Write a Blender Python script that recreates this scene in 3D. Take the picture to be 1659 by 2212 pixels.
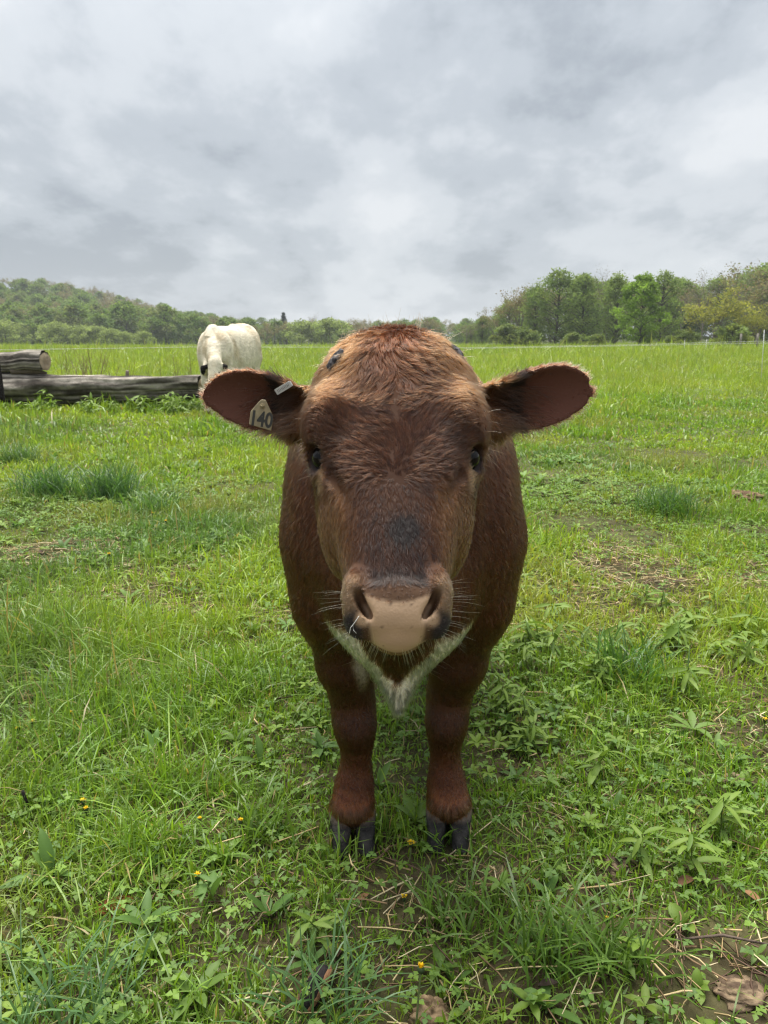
import bpy, math, random, os
import numpy as np
from mathutils import Vector, Matrix, kdtree

for _o in list(bpy.data.objects):
    bpy.data.objects.remove(_o, do_unlink=True)
scene = bpy.context.scene
COL = scene.collection
R = math.radians
rng = np.random.default_rng(140)
random.seed(140)

# ------------------------------------------------------------------ camera
CAM_H, PITCH, FPX = 1.20, R(12.6), 770.0
cam_data = bpy.data.cameras.new("camera")
cam_data.sensor_fit = 'VERTICAL'
cam_data.sensor_height = 36.0
cam_data.lens = 36.0 * FPX / 1024.0
cam_data.clip_start = 0.05
cam_data.clip_end = 6000.0
cam_data.dof.use_dof = True
cam_data.dof.focus_distance = 1.12
cam_data.dof.aperture_fstop = 15.0
cam = bpy.data.objects.new("camera", cam_data)
cam.location = (0.0, 0.0, CAM_H)
cam.rotation_euler = (R(90) - PITCH, 0.0, 0.0)
COL.objects.link(cam)
scene.camera = cam

# ------------------------------------------------------------------ sky, sun, exposure
SUN_EL, SUN_ROT = R(72), R(-20)          # high, a little behind the bull, thinly veiled by cloud
world = bpy.data.worlds.new("World")
scene.world = world
world.use_nodes = True
nt = world.node_tree
nt.nodes.clear()
N = nt.nodes.new


def link(tree, a, b):
    tree.links.new(a, b)


w_out = N("ShaderNodeOutputWorld")
w_bg = N("ShaderNodeBackground")
w_bg.inputs["Strength"].default_value = 0.10
w_sky = N("ShaderNodeTexSky")
w_sky.sky_type = 'NISHITA'
w_sky.sun_disc = False
w_sky.sun_elevation = SUN_EL
w_sky.sun_rotation = SUN_ROT
w_sky.air_density = 1.0
w_sky.dust_density = 2.0
w_tc = N("ShaderNodeTexCoord")
w_sep = N("ShaderNodeSeparateXYZ")
link(nt, w_tc.outputs["Generated"], w_sep.inputs[0])


def wmath(op, a, b=None, c=None):
    n = N("ShaderNodeMath")
    n.operation = op
    for k, v in enumerate((a, b, c)):
        if v is None:
            continue
        if isinstance(v, (int, float)):
            n.inputs[k].default_value = v
        else:
            link(nt, v, n.inputs[k])
    return n.outputs[0]


zc = wmath('MAXIMUM', w_sep.outputs["Z"], 0.0)
den = wmath('ADD', zc, 0.30)
u = wmath('DIVIDE', w_sep.outputs["X"], den)
v = wmath('DIVIDE', w_sep.outputs["Y"], den)
w_cmb = N("ShaderNodeCombineXYZ")
link(nt, u, w_cmb.inputs[0])
link(nt, v, w_cmb.inputs[1])
w_map = N("ShaderNodeMapping")
w_map.inputs["Location"].default_value = (3.15, 1.10, 0.0)
w_map.inputs["Scale"].default_value = (1.15, 0.8, 1.0)
link(nt, w_cmb.outputs[0], w_map.inputs["Vector"])
n1 = N("ShaderNodeTexNoise")
n1.inputs["Scale"].default_value = 1.15
n1.inputs["Detail"].default_value = 7.0
n1.inputs["Roughness"].default_value = 0.52
n1.inputs["Distortion"].default_value = 0.35
link(nt, w_map.outputs[0], n1.inputs["Vector"])
n2 = N("ShaderNodeTexNoise")
n2.inputs["Scale"].default_value = 3.6
n2.inputs["Detail"].default_value = 9.0
n2.inputs["Roughness"].default_value = 0.58
link(nt, w_map.outputs[0], n2.inputs["Vector"])
mixn = wmath('ADD', wmath('MULTIPLY', n1.outputs["Fac"], 0.62), wmath('MULTIPLY', n2.outputs["Fac"], 0.38))
w_ramp = N("ShaderNodeValToRGB")
cr = w_ramp.color_ramp
cr.interpolation = 'EASE'
cr.elements[0].position = 0.38
cr.elements[0].color = (2.50, 2.75, 3.04, 1)
cr.elements[1].position = 0.63
cr.elements[1].color = (5.10, 5.26, 5.42, 1)
e = cr.elements.new(0.46)
e.color = (3.36, 3.63, 3.92, 1)
e = cr.elements.new(0.54)
e.color = (4.28, 4.52, 4.76, 1)
link(nt, mixn, w_ramp.inputs["Fac"])
# overcast skies grow brighter from the horizon to the zenith (1 + 2 sin el) / 3
grad = wmath('ADD', wmath('MULTIPLY', wmath('POWER', zc, 2.2), 2.1), wmath('ADD', wmath('MULTIPLY', wmath('POWER', wmath('SUBTRACT', 1.0, zc), 14.0), 0.13), 0.99))
w_mul = N("ShaderNodeVectorMath")
w_mul.operation = 'SCALE'
link(nt, w_ramp.outputs["Color"], w_mul.inputs[0])
link(nt, grad, w_mul.inputs["Scale"])
w_mix = N("ShaderNodeMixRGB")
w_mix.inputs["Fac"].default_value = 0.93
link(nt, w_sky.outputs["Color"], w_mix.inputs["Color1"])
link(nt, w_mul.outputs["Vector"], w_mix.inputs["Color2"])
link(nt, w_mix.outputs["Color"], w_bg.inputs["Color"])
link(nt, w_bg.outputs[0], w_out.inputs[0])

sun_data = bpy.data.lights.new("sun", 'SUN')
sun_data.energy = 4.8
sun_data.angle = R(48)
sun_data.color = (1.0, 0.96, 0.88)
sun = bpy.data.objects.new("sun", sun_data)
# Nishita: rotation is measured from +Y, clockwise seen from above
_az = SUN_ROT
_dir = Vector((math.sin(_az) * math.cos(SUN_EL), math.cos(_az) * math.cos(SUN_EL), math.sin(SUN_EL)))
sun.rotation_euler = (-_dir).to_track_quat('-Z', 'Y').to_euler()
sun.location = (0, 0, 50)
COL.objects.link(sun)

scene.view_settings.view_transform = 'Standard'
scene.view_settings.look = 'None'
scene.view_settings.exposure = 0.62
scene.view_settings.gamma = 1.0
scene.view_settings.use_curve_mapping = False
scene.render.engine = 'CYCLES'
scene.cycles.max_bounces = 6
scene.cycles.diffuse_bounces = 3
scene.cycles.glossy_bounces = 2
scene.cycles.transmission_bounces = 3
scene.cycles.transparent_max_bounces = 6
scene.cycles.use_denoising = True
scene.cycles.filter_width = 1.2

# ------------------------------------------------------------------ helpers


def tag(o, label=None, cat=None, group=None, kind=None):
    if label: o["label"] = label
    if cat: o["category"] = cat
    if group: o["group"] = group
    if kind: o["kind"] = kind
    return o


def empty(name, loc=(0, 0, 0), rz=0.0):
    o = bpy.data.objects.new(name, None)
    o.empty_display_size = 0.1
    o.location = loc
    o.rotation_euler = (0, 0, rz)
    COL.objects.link(o)
    return o


def mesh_np(name, verts, faces, colors=None, smooth=True, quads=None):
    """verts (n,3); faces (m,3) triangles; quads (q,4) -> a mesh"""
    verts = np.ascontiguousarray(verts, dtype=np.float32)
    me = bpy.data.meshes.new(name)
    me.vertices.add(len(verts))
    me.vertices.foreach_set("co", verts.ravel())
    parts, starts, totals, off = [], [], [], 0
    for f in (faces, quads):
        if f is None or len(f) == 0:
            continue
        f = np.asarray(f, dtype=np.int32)
        k = f.shape[1]
        parts.append(f.ravel())
        starts.append(off + np.arange(len(f), dtype=np.int32) * k)
        totals.append(np.full(len(f), k, dtype=np.int32))
        off += f.size
    loops = np.concatenate(parts)
    me.loops.add(len(loops))
    me.loops.foreach_set("vertex_index", loops)
    st = np.concatenate(starts)
    me.polygons.add(len(st))
    me.polygons.foreach_set("loop_start", st)
    try:
        me.polygons.foreach_set("loop_total", np.concatenate(totals))
    except Exception:
        pass
    me.polygons.foreach_set("use_smooth", np.full(len(st), bool(smooth)))
    if colors is not None:
        a = me.attributes.new("Col", 'FLOAT_COLOR', 'POINT')
        c = np.ones((len(verts), 4), dtype=np.float32)
        c[:, :colors.shape[1]] = colors
        a.data.foreach_set("color", c.ravel())
    me.update()
    me.validate()
    return me


def obj(name, me, mat=None, parent=None):
    o = bpy.data.objects.new(name, me)
    if mat is not None:
        if len(me.materials) == 0:
            me.materials.append(mat)
    COL.objects.link(o)
    if parent is not None:
        o.parent = parent
    return o


def copy_tree(o, parent=None):
    c = o.copy()
    COL.objects.link(c)
    c.parent = parent
    for ch in list(o.children):
        copy_tree(ch, c)
    return c


class MB:
    """collects small shapes into one mesh"""
    def __init__(s):
        s.v, s.t, s.c, s.n = [], [], [], 0

    def add(s, v, t, col=None):
        v = np.asarray(v, float).reshape(-1, 3)
        s.v.append(v)
        s.t.append(np.asarray(t, np.int64).reshape(-1, 3) + s.n)
        if col is None:
            col = (1, 1, 1)
        col = np.asarray(col, float)
        s.c.append(np.broadcast_to(col, (len(v), 3)) if col.ndim == 1 else col)
        s.n += len(v)
        return s

    def tube(s, pts, rad, seg=8, col=None, cap=True):
        pts = np.asarray(pts, float)
        m = len(pts)
        rad = np.broadcast_to(np.asarray(rad, float), (m,))
        tan = np.gradient(pts, axis=0)
        tan /= np.linalg.norm(tan, axis=1)[:, None] + 1e-9
        ref = np.array([0, 0, 1.0]) if abs(tan[0][2]) < 0.9 else np.array([1.0, 0, 0])
        vs = []
        a = np.linspace(0, 2 * np.pi, seg, endpoint=False)
        for k in range(m):
            p = np.cross(tan[k], ref)
            p /= np.linalg.norm(p) + 1e-9
            q = np.cross(tan[k], p)
            vs.append(pts[k] + rad[k] * (np.cos(a)[:, None] * p + np.sin(a)[:, None] * q))
        vs = np.concatenate(vs)
        t = []
        for k in range(m - 1):
            for j in range(seg):
                j2 = (j + 1) % seg
                A, B, C, D = k * seg + j, k * seg + j2, (k + 1) * seg + j2, (k + 1) * seg + j
                t += [(A, B, C), (A, C, D)]
        if cap:
            vs = np.vstack([vs, pts[0], pts[-1]])
            i0, i1 = m * seg, m * seg + 1
            for j in range(seg):
                j2 = (j + 1) % seg
                t += [(i0, j2, j), (i1, (m - 1) * seg + j, (m - 1) * seg + j2)]
        return s.add(vs, t, col)

    def build(s, name, mat, parent=None, smooth=True):
        me = mesh_np(name, np.concatenate(s.v), np.concatenate(s.t), np.concatenate(s.c), smooth)
        return obj(name, me, mat, parent)


def ray(X, Y):
    """direction through the photo's point (X, Y), given on a 1659 x 2212 copy of it"""
    a = (X * 768 / 1659 - 384) / FPX
    b = (512 - Y * 1024 / 2212) / FPX
    return np.array([a, math.cos(PITCH) + b * math.sin(PITCH), -math.sin(PITCH) + b * math.cos(PITCH)])


def at(X, Y, y):
    d = ray(X, Y)
    return np.array([0, 0, CAM_H]) + d * (y / d[1])


def at_ground(X, Y, z=0.0):
    d = ray(X, Y)
    return np.array([0, 0, CAM_H]) + d * ((z - CAM_H) / d[2])


# ---- value noise
_lat = rng.random((64, 64, 64)).astype(np.float32)


def noise3(x, y, z, scale=1.0):
    x, y, z = np.broadcast_arrays(np.asarray(x, np.float32) * scale, np.asarray(y, np.float32) * scale,
                                  np.asarray(z, np.float32) * scale)
    xi, yi, zi = np.floor(x).astype(np.int32), np.floor(y).astype(np.int32), np.floor(z).astype(np.int32)
    fx, fy, fz = x - xi, y - yi, z - zi
    fx, fy, fz = (f * f * (3 - 2 * f) for f in (fx, fy, fz))
    L = lambda a, b, c: _lat[a & 63, b & 63, c & 63]
    c00 = L(xi, yi, zi) * (1 - fx) + L(xi + 1, yi, zi) * fx
    c10 = L(xi, yi + 1, zi) * (1 - fx) + L(xi + 1, yi + 1, zi) * fx
    c01 = L(xi, yi, zi + 1) * (1 - fx) + L(xi + 1, yi, zi + 1) * fx
    c11 = L(xi, yi + 1, zi + 1) * (1 - fx) + L(xi + 1, yi + 1, zi + 1) * fx
    return (c00 * (1 - fy) + c10 * fy) * (1 - fz) + (c01 * (1 - fy) + c11 * fy) * fz


def fbm(x, y, z=0.37, scale=1.0, octv=3):
    r, a, t = 0.0, 1.0, 0.0
    for k in range(octv):
        r = r + a * noise3(x, y, z + 3.1 * k, scale * 2 ** k)
        t += a
        a *= 0.5
    return r / t


def sstep(a, b, x):
    t = np.clip((np.asarray(x, float) - a) / (b - a), 0, 1)
    return t * t * (3 - 2 * t)


# ------------------------------------------------------------------ materials
def new_mat(name):
    m = bpy.data.materials.new(name)
    m.use_nodes = True
    t = m.node_tree
    b = t.nodes["Principled BSDF"]
    return m, t, b


def attr_mat(name, rough=0.6, spec=0.3, translucent=0.0, bump=0.0, bump_scale=60.0, var=0.0, var_scale=8.0,
             tr_tint=(1.0, 1.0, 1.0), sheen=0.0):
    """colour from the mesh's own colour attribute, broken up by a fine noise"""
    m, t, b = new_mat(name)
    a = t.nodes.new("ShaderNodeAttribute")
    a.attribute_name = "Col"
    c = a.outputs["Color"]
    if var > 0:
        tc = t.nodes.new("ShaderNodeTexCoord")
        n = t.nodes.new("ShaderNodeTexNoise")
        n.inputs["Scale"].default_value = var_scale
        n.inputs["Detail"].default_value = 5
        link(t, tc.outputs["Object"], n.inputs["Vector"])
        mr = t.nodes.new("ShaderNodeMapRange")
        mr.inputs["From Min"].default_value = 0.3
        mr.inputs["From Max"].default_value = 0.7
        mr.inputs["To Min"].default_value = 1 - var
        mr.inputs["To Max"].default_value = 1 + var
        link(t, n.outputs["Fac"], mr.inputs["Value"])
        vm = t.nodes.new("ShaderNodeVectorMath")
        vm.operation = 'SCALE'
        link(t, c, vm.inputs[0])
        link(t, mr.outputs[0], vm.inputs["Scale"])
        c = vm.outputs[0]
    link(t, c, b.inputs["Base Color"])
    b.inputs["Roughness"].default_value = rough
    b.inputs["Specular IOR Level"].default_value = spec
    if sheen:
        b.inputs["Sheen Weight"].default_value = sheen
    if bump > 0:
        tc = t.nodes.new("ShaderNodeTexCoord")
        n = t.nodes.new("ShaderNodeTexNoise")
        n.inputs["Scale"].default_value = bump_scale
        n.inputs["Detail"].default_value = 6
        link(t, tc.outputs["Object"], n.inputs["Vector"])
        bp = t.nodes.new("ShaderNodeBump")
        bp.inputs["Strength"].default_value = bump
        bp.inputs["Distance"].default_value = 0.5 / bump_scale
        link(t, n.outputs["Fac"], bp.inputs["Height"])
        link(t, bp.outputs[0], b.inputs["Normal"])
    if translucent > 0:
        tr = t.nodes.new("ShaderNodeBsdfTranslucent")
        mx = t.nodes.new("ShaderNodeMixShader")
        mx.inputs[0].default_value = translucent
        tm = t.nodes.new("ShaderNodeVectorMath")
        tm.operation = 'MULTIPLY'
        tm.inputs[1].default_value = tr_tint
        link(t, c, tm.inputs[0])
        link(t, tm.outputs[0], tr.inputs["Color"])
        link(t, b.outputs[0], mx.inputs[1])
        link(t, tr.outputs[0], mx.inputs[2])
        link(t, mx.outputs[0], t.nodes["Material Output"].inputs["Surface"])
    return m


M_GRASS = attr_mat("grass_blades", rough=0.36, spec=0.45, translucent=0.40, tr_tint=(1.52, 1.52, 0.7))
M_LEAF = attr_mat("weed_leaves", rough=0.5, spec=0.25, translucent=0.30, tr_tint=(1.3, 1.35, 0.8))
M_TREE = attr_mat("tree_leaves", rough=0.65, spec=0.12, translucent=0.45, tr_tint=(1.2, 1.25, 0.8))
M_BARK = attr_mat("bark", rough=0.9, spec=0.1, bump=0.6, bump_scale=12, var=0.25, var_scale=6)
M_DRY = attr_mat("dry_stalks", rough=0.7, spec=0.2, var=0.2, var_scale=40)
M_SOIL = attr_mat("soil_lumps", rough=0.9, spec=0.15, bump=0.8, bump_scale=120, var=0.4, var_scale=60)

# ------------------------------------------------------------------ implicit sculpting
class Field:
    """a signed distance field on a rectilinear grid, turned into a mesh by surface nets"""
    def __init__(s, xs, ys, zs):
        s.xs, s.ys, s.zs = (np.asarray(a, np.float32) for a in (xs, ys, zs))
        s.f = np.full((len(xs), len(ys), len(zs)), 0.6, np.float32)

    def box(s, lo, hi):
        sl = []
        for a, l, h in zip((s.xs, s.ys, s.zs), lo, hi):
            i = max(0, int(np.searchsorted(a, l)) - 1)
            j = min(len(a), int(np.searchsorted(a, h)) + 1)
            sl.append(slice(i, max(j, i + 1)))
        sl = tuple(sl)
        return sl, (s.xs[sl[0]][:, None, None], s.ys[sl[1]][None, :, None], s.zs[sl[2]][None, None, :])

    def union(s, fn, lo, hi, k=0.03):
        m = k + 0.03
        sl, g = s.box(np.asarray(lo) - m, np.asarray(hi) + m)
        d = fn(*g).astype(np.float32)
        f = s.f[sl]
        h = np.clip(0.5 + 0.5 * (f - d) / k, 0, 1)
        s.f[sl] = f * (1 - h) + d * h - k * h * (1 - h)

    def cut(s, fn, lo, hi, k=0.01):
        m = k + 0.01
        sl, g = s.box(np.asarray(lo) - m, np.asarray(hi) + m)
        d = -fn(*g).astype(np.float32)
        f = s.f[sl]
        h = np.clip(0.5 - 0.5 * (f - d) / k, 0, 1)
        s.f[sl] = f * (1 - h) + d * h + k * h * (1 - h)

    def ell(s, c, r, k=0.03, rot=None, cut=False):
        c, r = np.asarray(c, float), np.asarray(r, float)
        M = np.eye(3) if rot is None else np.asarray(rot, float)

        def fn(X, Y, Z):
            dx, dy, dz = X - c[0], Y - c[1], Z - c[2]
            q = [dx * M[i][0] + dy * M[i][1] + dz * M[i][2] for i in range(3)]
            k0 = np.sqrt(sum((q[i] / r[i]) ** 2 for i in range(3)))
            k1 = np.sqrt(sum((q[i] / r[i] ** 2) ** 2 for i in range(3))) + 1e-9
            return k0 * (k0 - 1) / k1
        e = r if rot is None else np.full(3, r.max())
        (s.cut if cut else s.union)(fn, c - e, c + e, k)

    def cap(s, a, b, r1, r2, k=0.03, sc=(1, 1, 1), cut=False):
        """tapered capsule; sc squeezes it across the axes"""
        a, b, sc = np.asarray(a, float), np.asarray(b, float), np.asarray(sc, float)
        A, B = a / sc, b / sc
        ba = B - A
        L = ba @ ba

        def fn(X, Y, Z):
            px, py, pz = X / sc[0] - A[0], Y / sc[1] - A[1], Z / sc[2] - A[2]
            t = np.clip((px * ba[0] + py * ba[1] + pz * ba[2]) / L, 0, 1)
            d = np.sqrt((px - t * ba[0]) ** 2 + (py - t * ba[1]) ** 2 + (pz - t * ba[2]) ** 2)
            return (d - (r1 + (r2 - r1) * t)) * sc.min()
        e = max(r1, r2) * sc
        (s.cut if cut else s.union)(fn, np.minimum(a, b) - e, np.maximum(a, b) + e, k)

    def chain(s, pts, k=0.03, sc=(1, 1, 1)):
        for p, q in zip(pts[:-1], pts[1:]):
            s.cap(p[:3], q[:3], p[3], q[3], k, sc)

    def mesh(s):
        f = s.f
        ins = f < 0
        nx, ny, nz = f.shape
        c = np.zeros((nx - 1, ny - 1, nz - 1), np.uint8)
        for dx in (0, 1):
            for dy in (0, 1):
                for dz in (0, 1):
                    c += ins[dx:nx - 1 + dx, dy:ny - 1 + dy, dz:nz - 1 + dz]
        cells = np.argwhere((c > 0) & (c < 8))
        idx = np.full(c.shape, -1, np.int32)
        idx[tuple(cells.T)] = np.arange(len(cells))
        acc = np.zeros((len(cells), 3), np.float64)
        cnt = np.zeros(len(cells))
        corners = [(i, j, k) for i in (0, 1) for j in (0, 1) for k in (0, 1)]
        vals = {o: f[cells[:, 0] + o[0], cells[:, 1] + o[1], cells[:, 2] + o[2]] for o in corners}
        for o in corners:
            for ax in range(3):
                if o[ax] == 1:
                    continue
                p = list(o)
                p[ax] = 1
                a, b = vals[o], vals[tuple(p)]
                m = (a < 0) != (b < 0)
                t = np.where(m, a / (a - b + 1e-12), 0)
                for q in range(3):
                    val = (t if q == ax else o[q])
                    acc[:, q] += np.where(m, val, 0)
                cnt += m
        acc /= cnt[:, None]
        P = np.empty_like(acc)
        for q, a in enumerate((s.xs, s.ys, s.zs)):
            i = cells[:, q]
            P[:, q] = a[i] + acc[:, q] * (a[i + 1] - a[i])
        quads = []
        for ax in range(3):
            A, B = [q for q in range(3) if q != ax]
            sl0 = [slice(1, -1)] * 3
            sl1 = [slice(1, -1)] * 3
            sl0[ax] = slice(0, -1)
            sl1[ax] = slice(1, None)
            i0, i1 = ins[tuple(sl0)], ins[tuple(sl1)]
            e = np.argwhere(i0 != i1)
            fl = i0[tuple(e.T)]
            base = e.copy()
            for q in range(3):
                if q != ax:
                    base[:, q] += 1
            def cell(da, db):
                g = base.copy()
                g[:, A] += da
                g[:, B] += db
                return idx[tuple(g.T)]
            q4 = np.stack([cell(-1, -1), cell(0, -1), cell(0, 0), cell(-1, 0)], 1)
            if ax == 1:
                fl = ~fl
            q4[~fl] = q4[~fl][:, ::-1]
            quads.append(q4)
        quads = np.concatenate(quads)
        quads = quads[(quads >= 0).all(1)]
        return P, quads

    def grad(s, P):
        """outward normals, by central differences of the trilinear field"""
        def samp(P):
            ii, ff = [], []
            for q, a in enumerate((s.xs, s.ys, s.zs)):
                i = np.clip(np.searchsorted(a, P[:, q]) - 1, 0, len(a) - 2)
                ii.append(i)
                ff.append(np.clip((P[:, q] - a[i]) / (a[i + 1] - a[i]), 0, 1))
            r = 0
            for dx in (0, 1):
                for dy in (0, 1):
                    for dz in (0, 1):
                        w = (ff[0] if dx else 1 - ff[0]) * (ff[1] if dy else 1 - ff[1]) * (ff[2] if dz else 1 - ff[2])
                        r = r + w * s.f[ii[0] + dx, ii[1] + dy, ii[2] + dz]
            return r
        h = 0.005
        g = np.stack([samp(P + np.eye(3)[q] * h) - samp(P - np.eye(3)[q] * h) for q in range(3)], 1)
        return g / (np.linalg.norm(g, axis=1)[:, None] + 1e-9)


def relax(P, quads, it=1, w=0.5):
    """a light smoothing of a quad mesh"""
    for _ in range(it):
        acc = np.zeros_like(P)
        cnt = np.zeros(len(P))
        for a, b in ((0, 1), (1, 2), (2, 3), (3, 0)):
            np.add.at(acc, quads[:, a], P[quads[:, b]])
            np.add.at(cnt, quads[:, a], 1)
            np.add.at(acc, quads[:, b], P[quads[:, a]])
            np.add.at(cnt, quads[:, b], 1)
        P = P * (1 - w) + w * acc / np.maximum(cnt, 1)[:, None]
    return P


# ------------------------------------------------------------------ the brown bull
# head frame: s runs down the face from the poll, v out of the face, x across
HE, HN, HP = np.array([-.587, -.81]), np.array([-.81, .587]), np.array([1.30, 1.225])
HX = 0.019                              # the head's middle


def head_pt(x, s, v):
    return np.array([HX + x, HP[0] + s * HE[0] + v * HN[0], HP[1] + s * HE[1] + v * HN[1]])


def head_co(P):
    dy, dz = P[..., 1] - HP[0], P[..., 2] - HP[1]
    return P[..., 0] - HX, dy * HE[0] + dz * HE[1], dy * HN[0] + dz * HN[1]


HS = np.array([-.050, -.025, 0.006, .045, .09, .15, .21, .26, .31, .36, .41, .442, .468, .488, .503, .513])
HW = np.array([.040, .080, .114, .137, .146, .145, .138, .126, .110, .094, .080, .075, .075, .070, .056, .030])
HC = np.array([-.115, -.112, -.112, -.118, -.122, -.125, -.126, -.125, -.120, -.108, -.094, -.082, -.074, -.070, -.068, -.068])
HH = np.array([.035, .070, .100, .118, .124, .128, .129, .128, .120, .106, .090, .078, .070, .062, .050, .028])


def head_fn(X, Y, Z):
    dy, dz = Y - HP[0], Z - HP[1]
    s_ = dy * HE[0] + dz * HE[1]
    v_ = dy * HN[0] + dz * HN[1]
    x_ = X - HX
    w, c, h = (np.interp(s_, HS, a) for a in (HW, HC, HH))
    n = np.interp(s_, [0, .15, .30, .42, .5], [2.2, 2.5, 2.7, 2.6, 2.4])
    q = (np.abs(x_ / w) ** n + np.abs((v_ - c) / h) ** n) ** (1 / n)
    d = (q - 1) * np.minimum(w, h) * 0.9
    end = np.maximum(s_ - HS[-1], HS[0] - s_)
    return np.where(end > 0, np.maximum(d, 0) + end, d)


BY = np.array([1.40, 1.46, 1.55, 1.68, 1.85, 2.05, 2.25, 2.50, 2.75, 2.95, 3.08, 3.14])
BW = np.array([.07, .15, .200, .235, .270, .305, .325, .328, .300, .235, .140, .06])
BT = np.array([.98, 1.04, 1.09, 1.13, 1.15, 1.145, 1.14, 1.135, 1.14, 1.12, 1.05, .98])
BB = np.array([.66, .62, .575, .535, .49, .445, .44, .45, .50, .60, .72, .82])
BX = np.array([.035, .036, .038, .040, .044, .050, .056, .062, .066, .070, .072, .072])


def body_fn(X, Y, Z):
    w, top, bot, cx = (np.interp(Y, BY, a) for a in (BW, BT, BB, BX))
    c, h = (top + bot) / 2, (top - bot) / 2
    n = 2.25
    q = (np.abs((X - cx) / w) ** n + np.abs((Z - c) / h) ** n) ** (1 / n)
    d = (q - 1) * np.minimum(w, h) * 0.9
    end = np.maximum(Y - BY[-1], BY[0] - Y)
    return np.where(end > 0, np.maximum(d, 0) + end, d)


# ears: a base, an axis to the tip, a width axis and an opening direction
def ear_frame(side):
    if side < 0:
        base, tip = at(668, 868, 1.345), at(439, 858, 1.375)
    else:
        base, tip = at(1046, 862, 1.345), at(1279, 848, 1.385)
    a = tip - base
    L = np.linalg.norm(a)
    a = a / L
    c = np.array([0.18 * side, -1.0, -0.12])
    c -= a * (a @ c)
    c /= np.linalg.norm(c)
    b = np.cross(c, a) * (1 if side > 0 else -1)
    if b[2] < 0:
        b = -b
    return base, a, b, c, L


EAR_T = np.array([-.10, 0, .10, .22, .36, .52, .68, .82, .92, .97, 1.0])
EAR_U = {-1: np.array([.020, .026, .029, .036, .047, .053, .052, .043, .029, .017, .0]),
         1: np.array([.020, .026, .029, .036, .046, .054, .056, .049, .035, .021, .0])}
EAR_D = {-1: np.array([.040, .044, .047, .052, .056, .054, .045, .032, .019, .011, .0]),
         1: np.array([.040, .044, .047, .053, .059, .058, .050, .037, .023, .013, .0])}


def ear_co(P, side):
    base, a, b, c, L = ear_frame(side)
    d = P - base
    return (d @ a) / L, d @ b, d @ c, L


def ear_fn_maker(side):
    base, a, b, c, L = ear_frame(side)

    def fn(X, Y, Z):
        dx, dy, dz = X - base[0], Y - base[1], Z - base[2]
        t = (dx * a[0] + dy * a[1] + dz * a[2]) / L
        bb = dx * b[0] + dy * b[1] + dz * b[2]
        cc = dx * c[0] + dy * c[1] + dz * c[2]
        up, dn = np.interp(t, EAR_T, EAR_U[side]), np.interp(t, EAR_T, EAR_D[side])
        mid, hw = (up - dn) / 2, (up + dn) / 2 + 1e-4
        r = (bb - mid) / hw
        cup = 0.042 * np.interp(t, [-.1, .15, .5, 1.0], [1.2, 1.15, .75, .1])
        surf = -cup * (1 - np.clip(r * r, 0, 1)) + 0.010
        th = np.interp(t, [-.1, .2, .6, 1.0], [.013, .008, .006, .0045]) * (1 - .25 * np.clip(np.abs(r), 0, 1))
        d1 = np.abs(cc - surf) * 0.8 - th
        d2 = (np.abs(r) - 1) * hw * 0.8
        d3 = np.maximum((t - 1.0) * L, (-.1 - t) * L)
        k = 0.006
        h = np.clip(0.5 - 0.5 * (d1 - d2) / k, 0, 1)
        m = d1 * (1 - h) + d2 * h + k * h * (1 - h)
        return np.maximum(m, d3)
    lo = base - 0.02 + np.minimum(0, a * L) - 0.06
    hi = base + 0.02 + np.maximum(0, a * L) + 0.06
    return fn, lo, hi


EYES = {sd: head_pt(sd * 0.1165, 0.212, -.066) for sd in (-1, 1)}
# legs: x, y, z, radius
LEGS_F = {
    -1: [(-0.118, 1.660, 0.760, 0.098), (-0.112, 1.640, 0.620, 0.074), (-0.090, 1.680, 0.460, 0.056), (-0.076, 1.710, 0.360, 0.041), (-0.070, 1.702, 0.292, 0.035),
         (-0.067, 1.705, 0.240, 0.0235), (-0.069, 1.710, 0.175, 0.0225), (-0.074, 1.705, 0.122, 0.032), (-0.078, 1.693, 0.086, 0.047)],
    1: [(0.208, 1.660, 0.760, 0.098), (0.199, 1.650, 0.620, 0.074), (0.172, 1.690, 0.460, 0.057), (0.158, 1.725, 0.360, 0.041), (0.152, 1.717, 0.292, 0.034),
        (0.150, 1.720, 0.240, 0.0235), (0.151, 1.725, 0.175, 0.0225), (0.156, 1.720, 0.122, 0.031), (0.161, 1.706, 0.086, 0.046)]}
LEGS_R = {sd: [(.068 + sd * .16, 2.80, .72, .15), (.068 + sd * .17, 2.72, .56, .10), (.068 + sd * .15, 2.86, .42, .055), (.068 + sd * .145, 2.90, .36, .045),
               (.068 + sd * .14, 2.86, .22, .034), (.068 + sd * .14, 2.83, .12, .043), (.068 + sd * .14, 2.81, .075, .046)] for sd in (-1, 1)}


def grid_axis(*segs):
    out = [segs[0][0]]
    for a, b, st in segs:
        n = max(1, int(round((b - a) / st)))
        out += list(a + (b - a) * (np.arange(n) + 1) / n)
    return np.array(out)


gx = grid_axis((-.36, -.32, .008), (-.32, .36, .0042), (.36, .46, .009))
gy = grid_axis((.97, 1.45, .0042), (1.45, 1.75, .007), (1.75, 3.22, .014))
gz = grid_axis((.02, .72, .0065), (.72, 1.28, .0044))
F = Field(gx, gy, gz)
F.union(body_fn, (-.36, 1.38, .40), (.46, 3.18, 1.2), .03)
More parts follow.
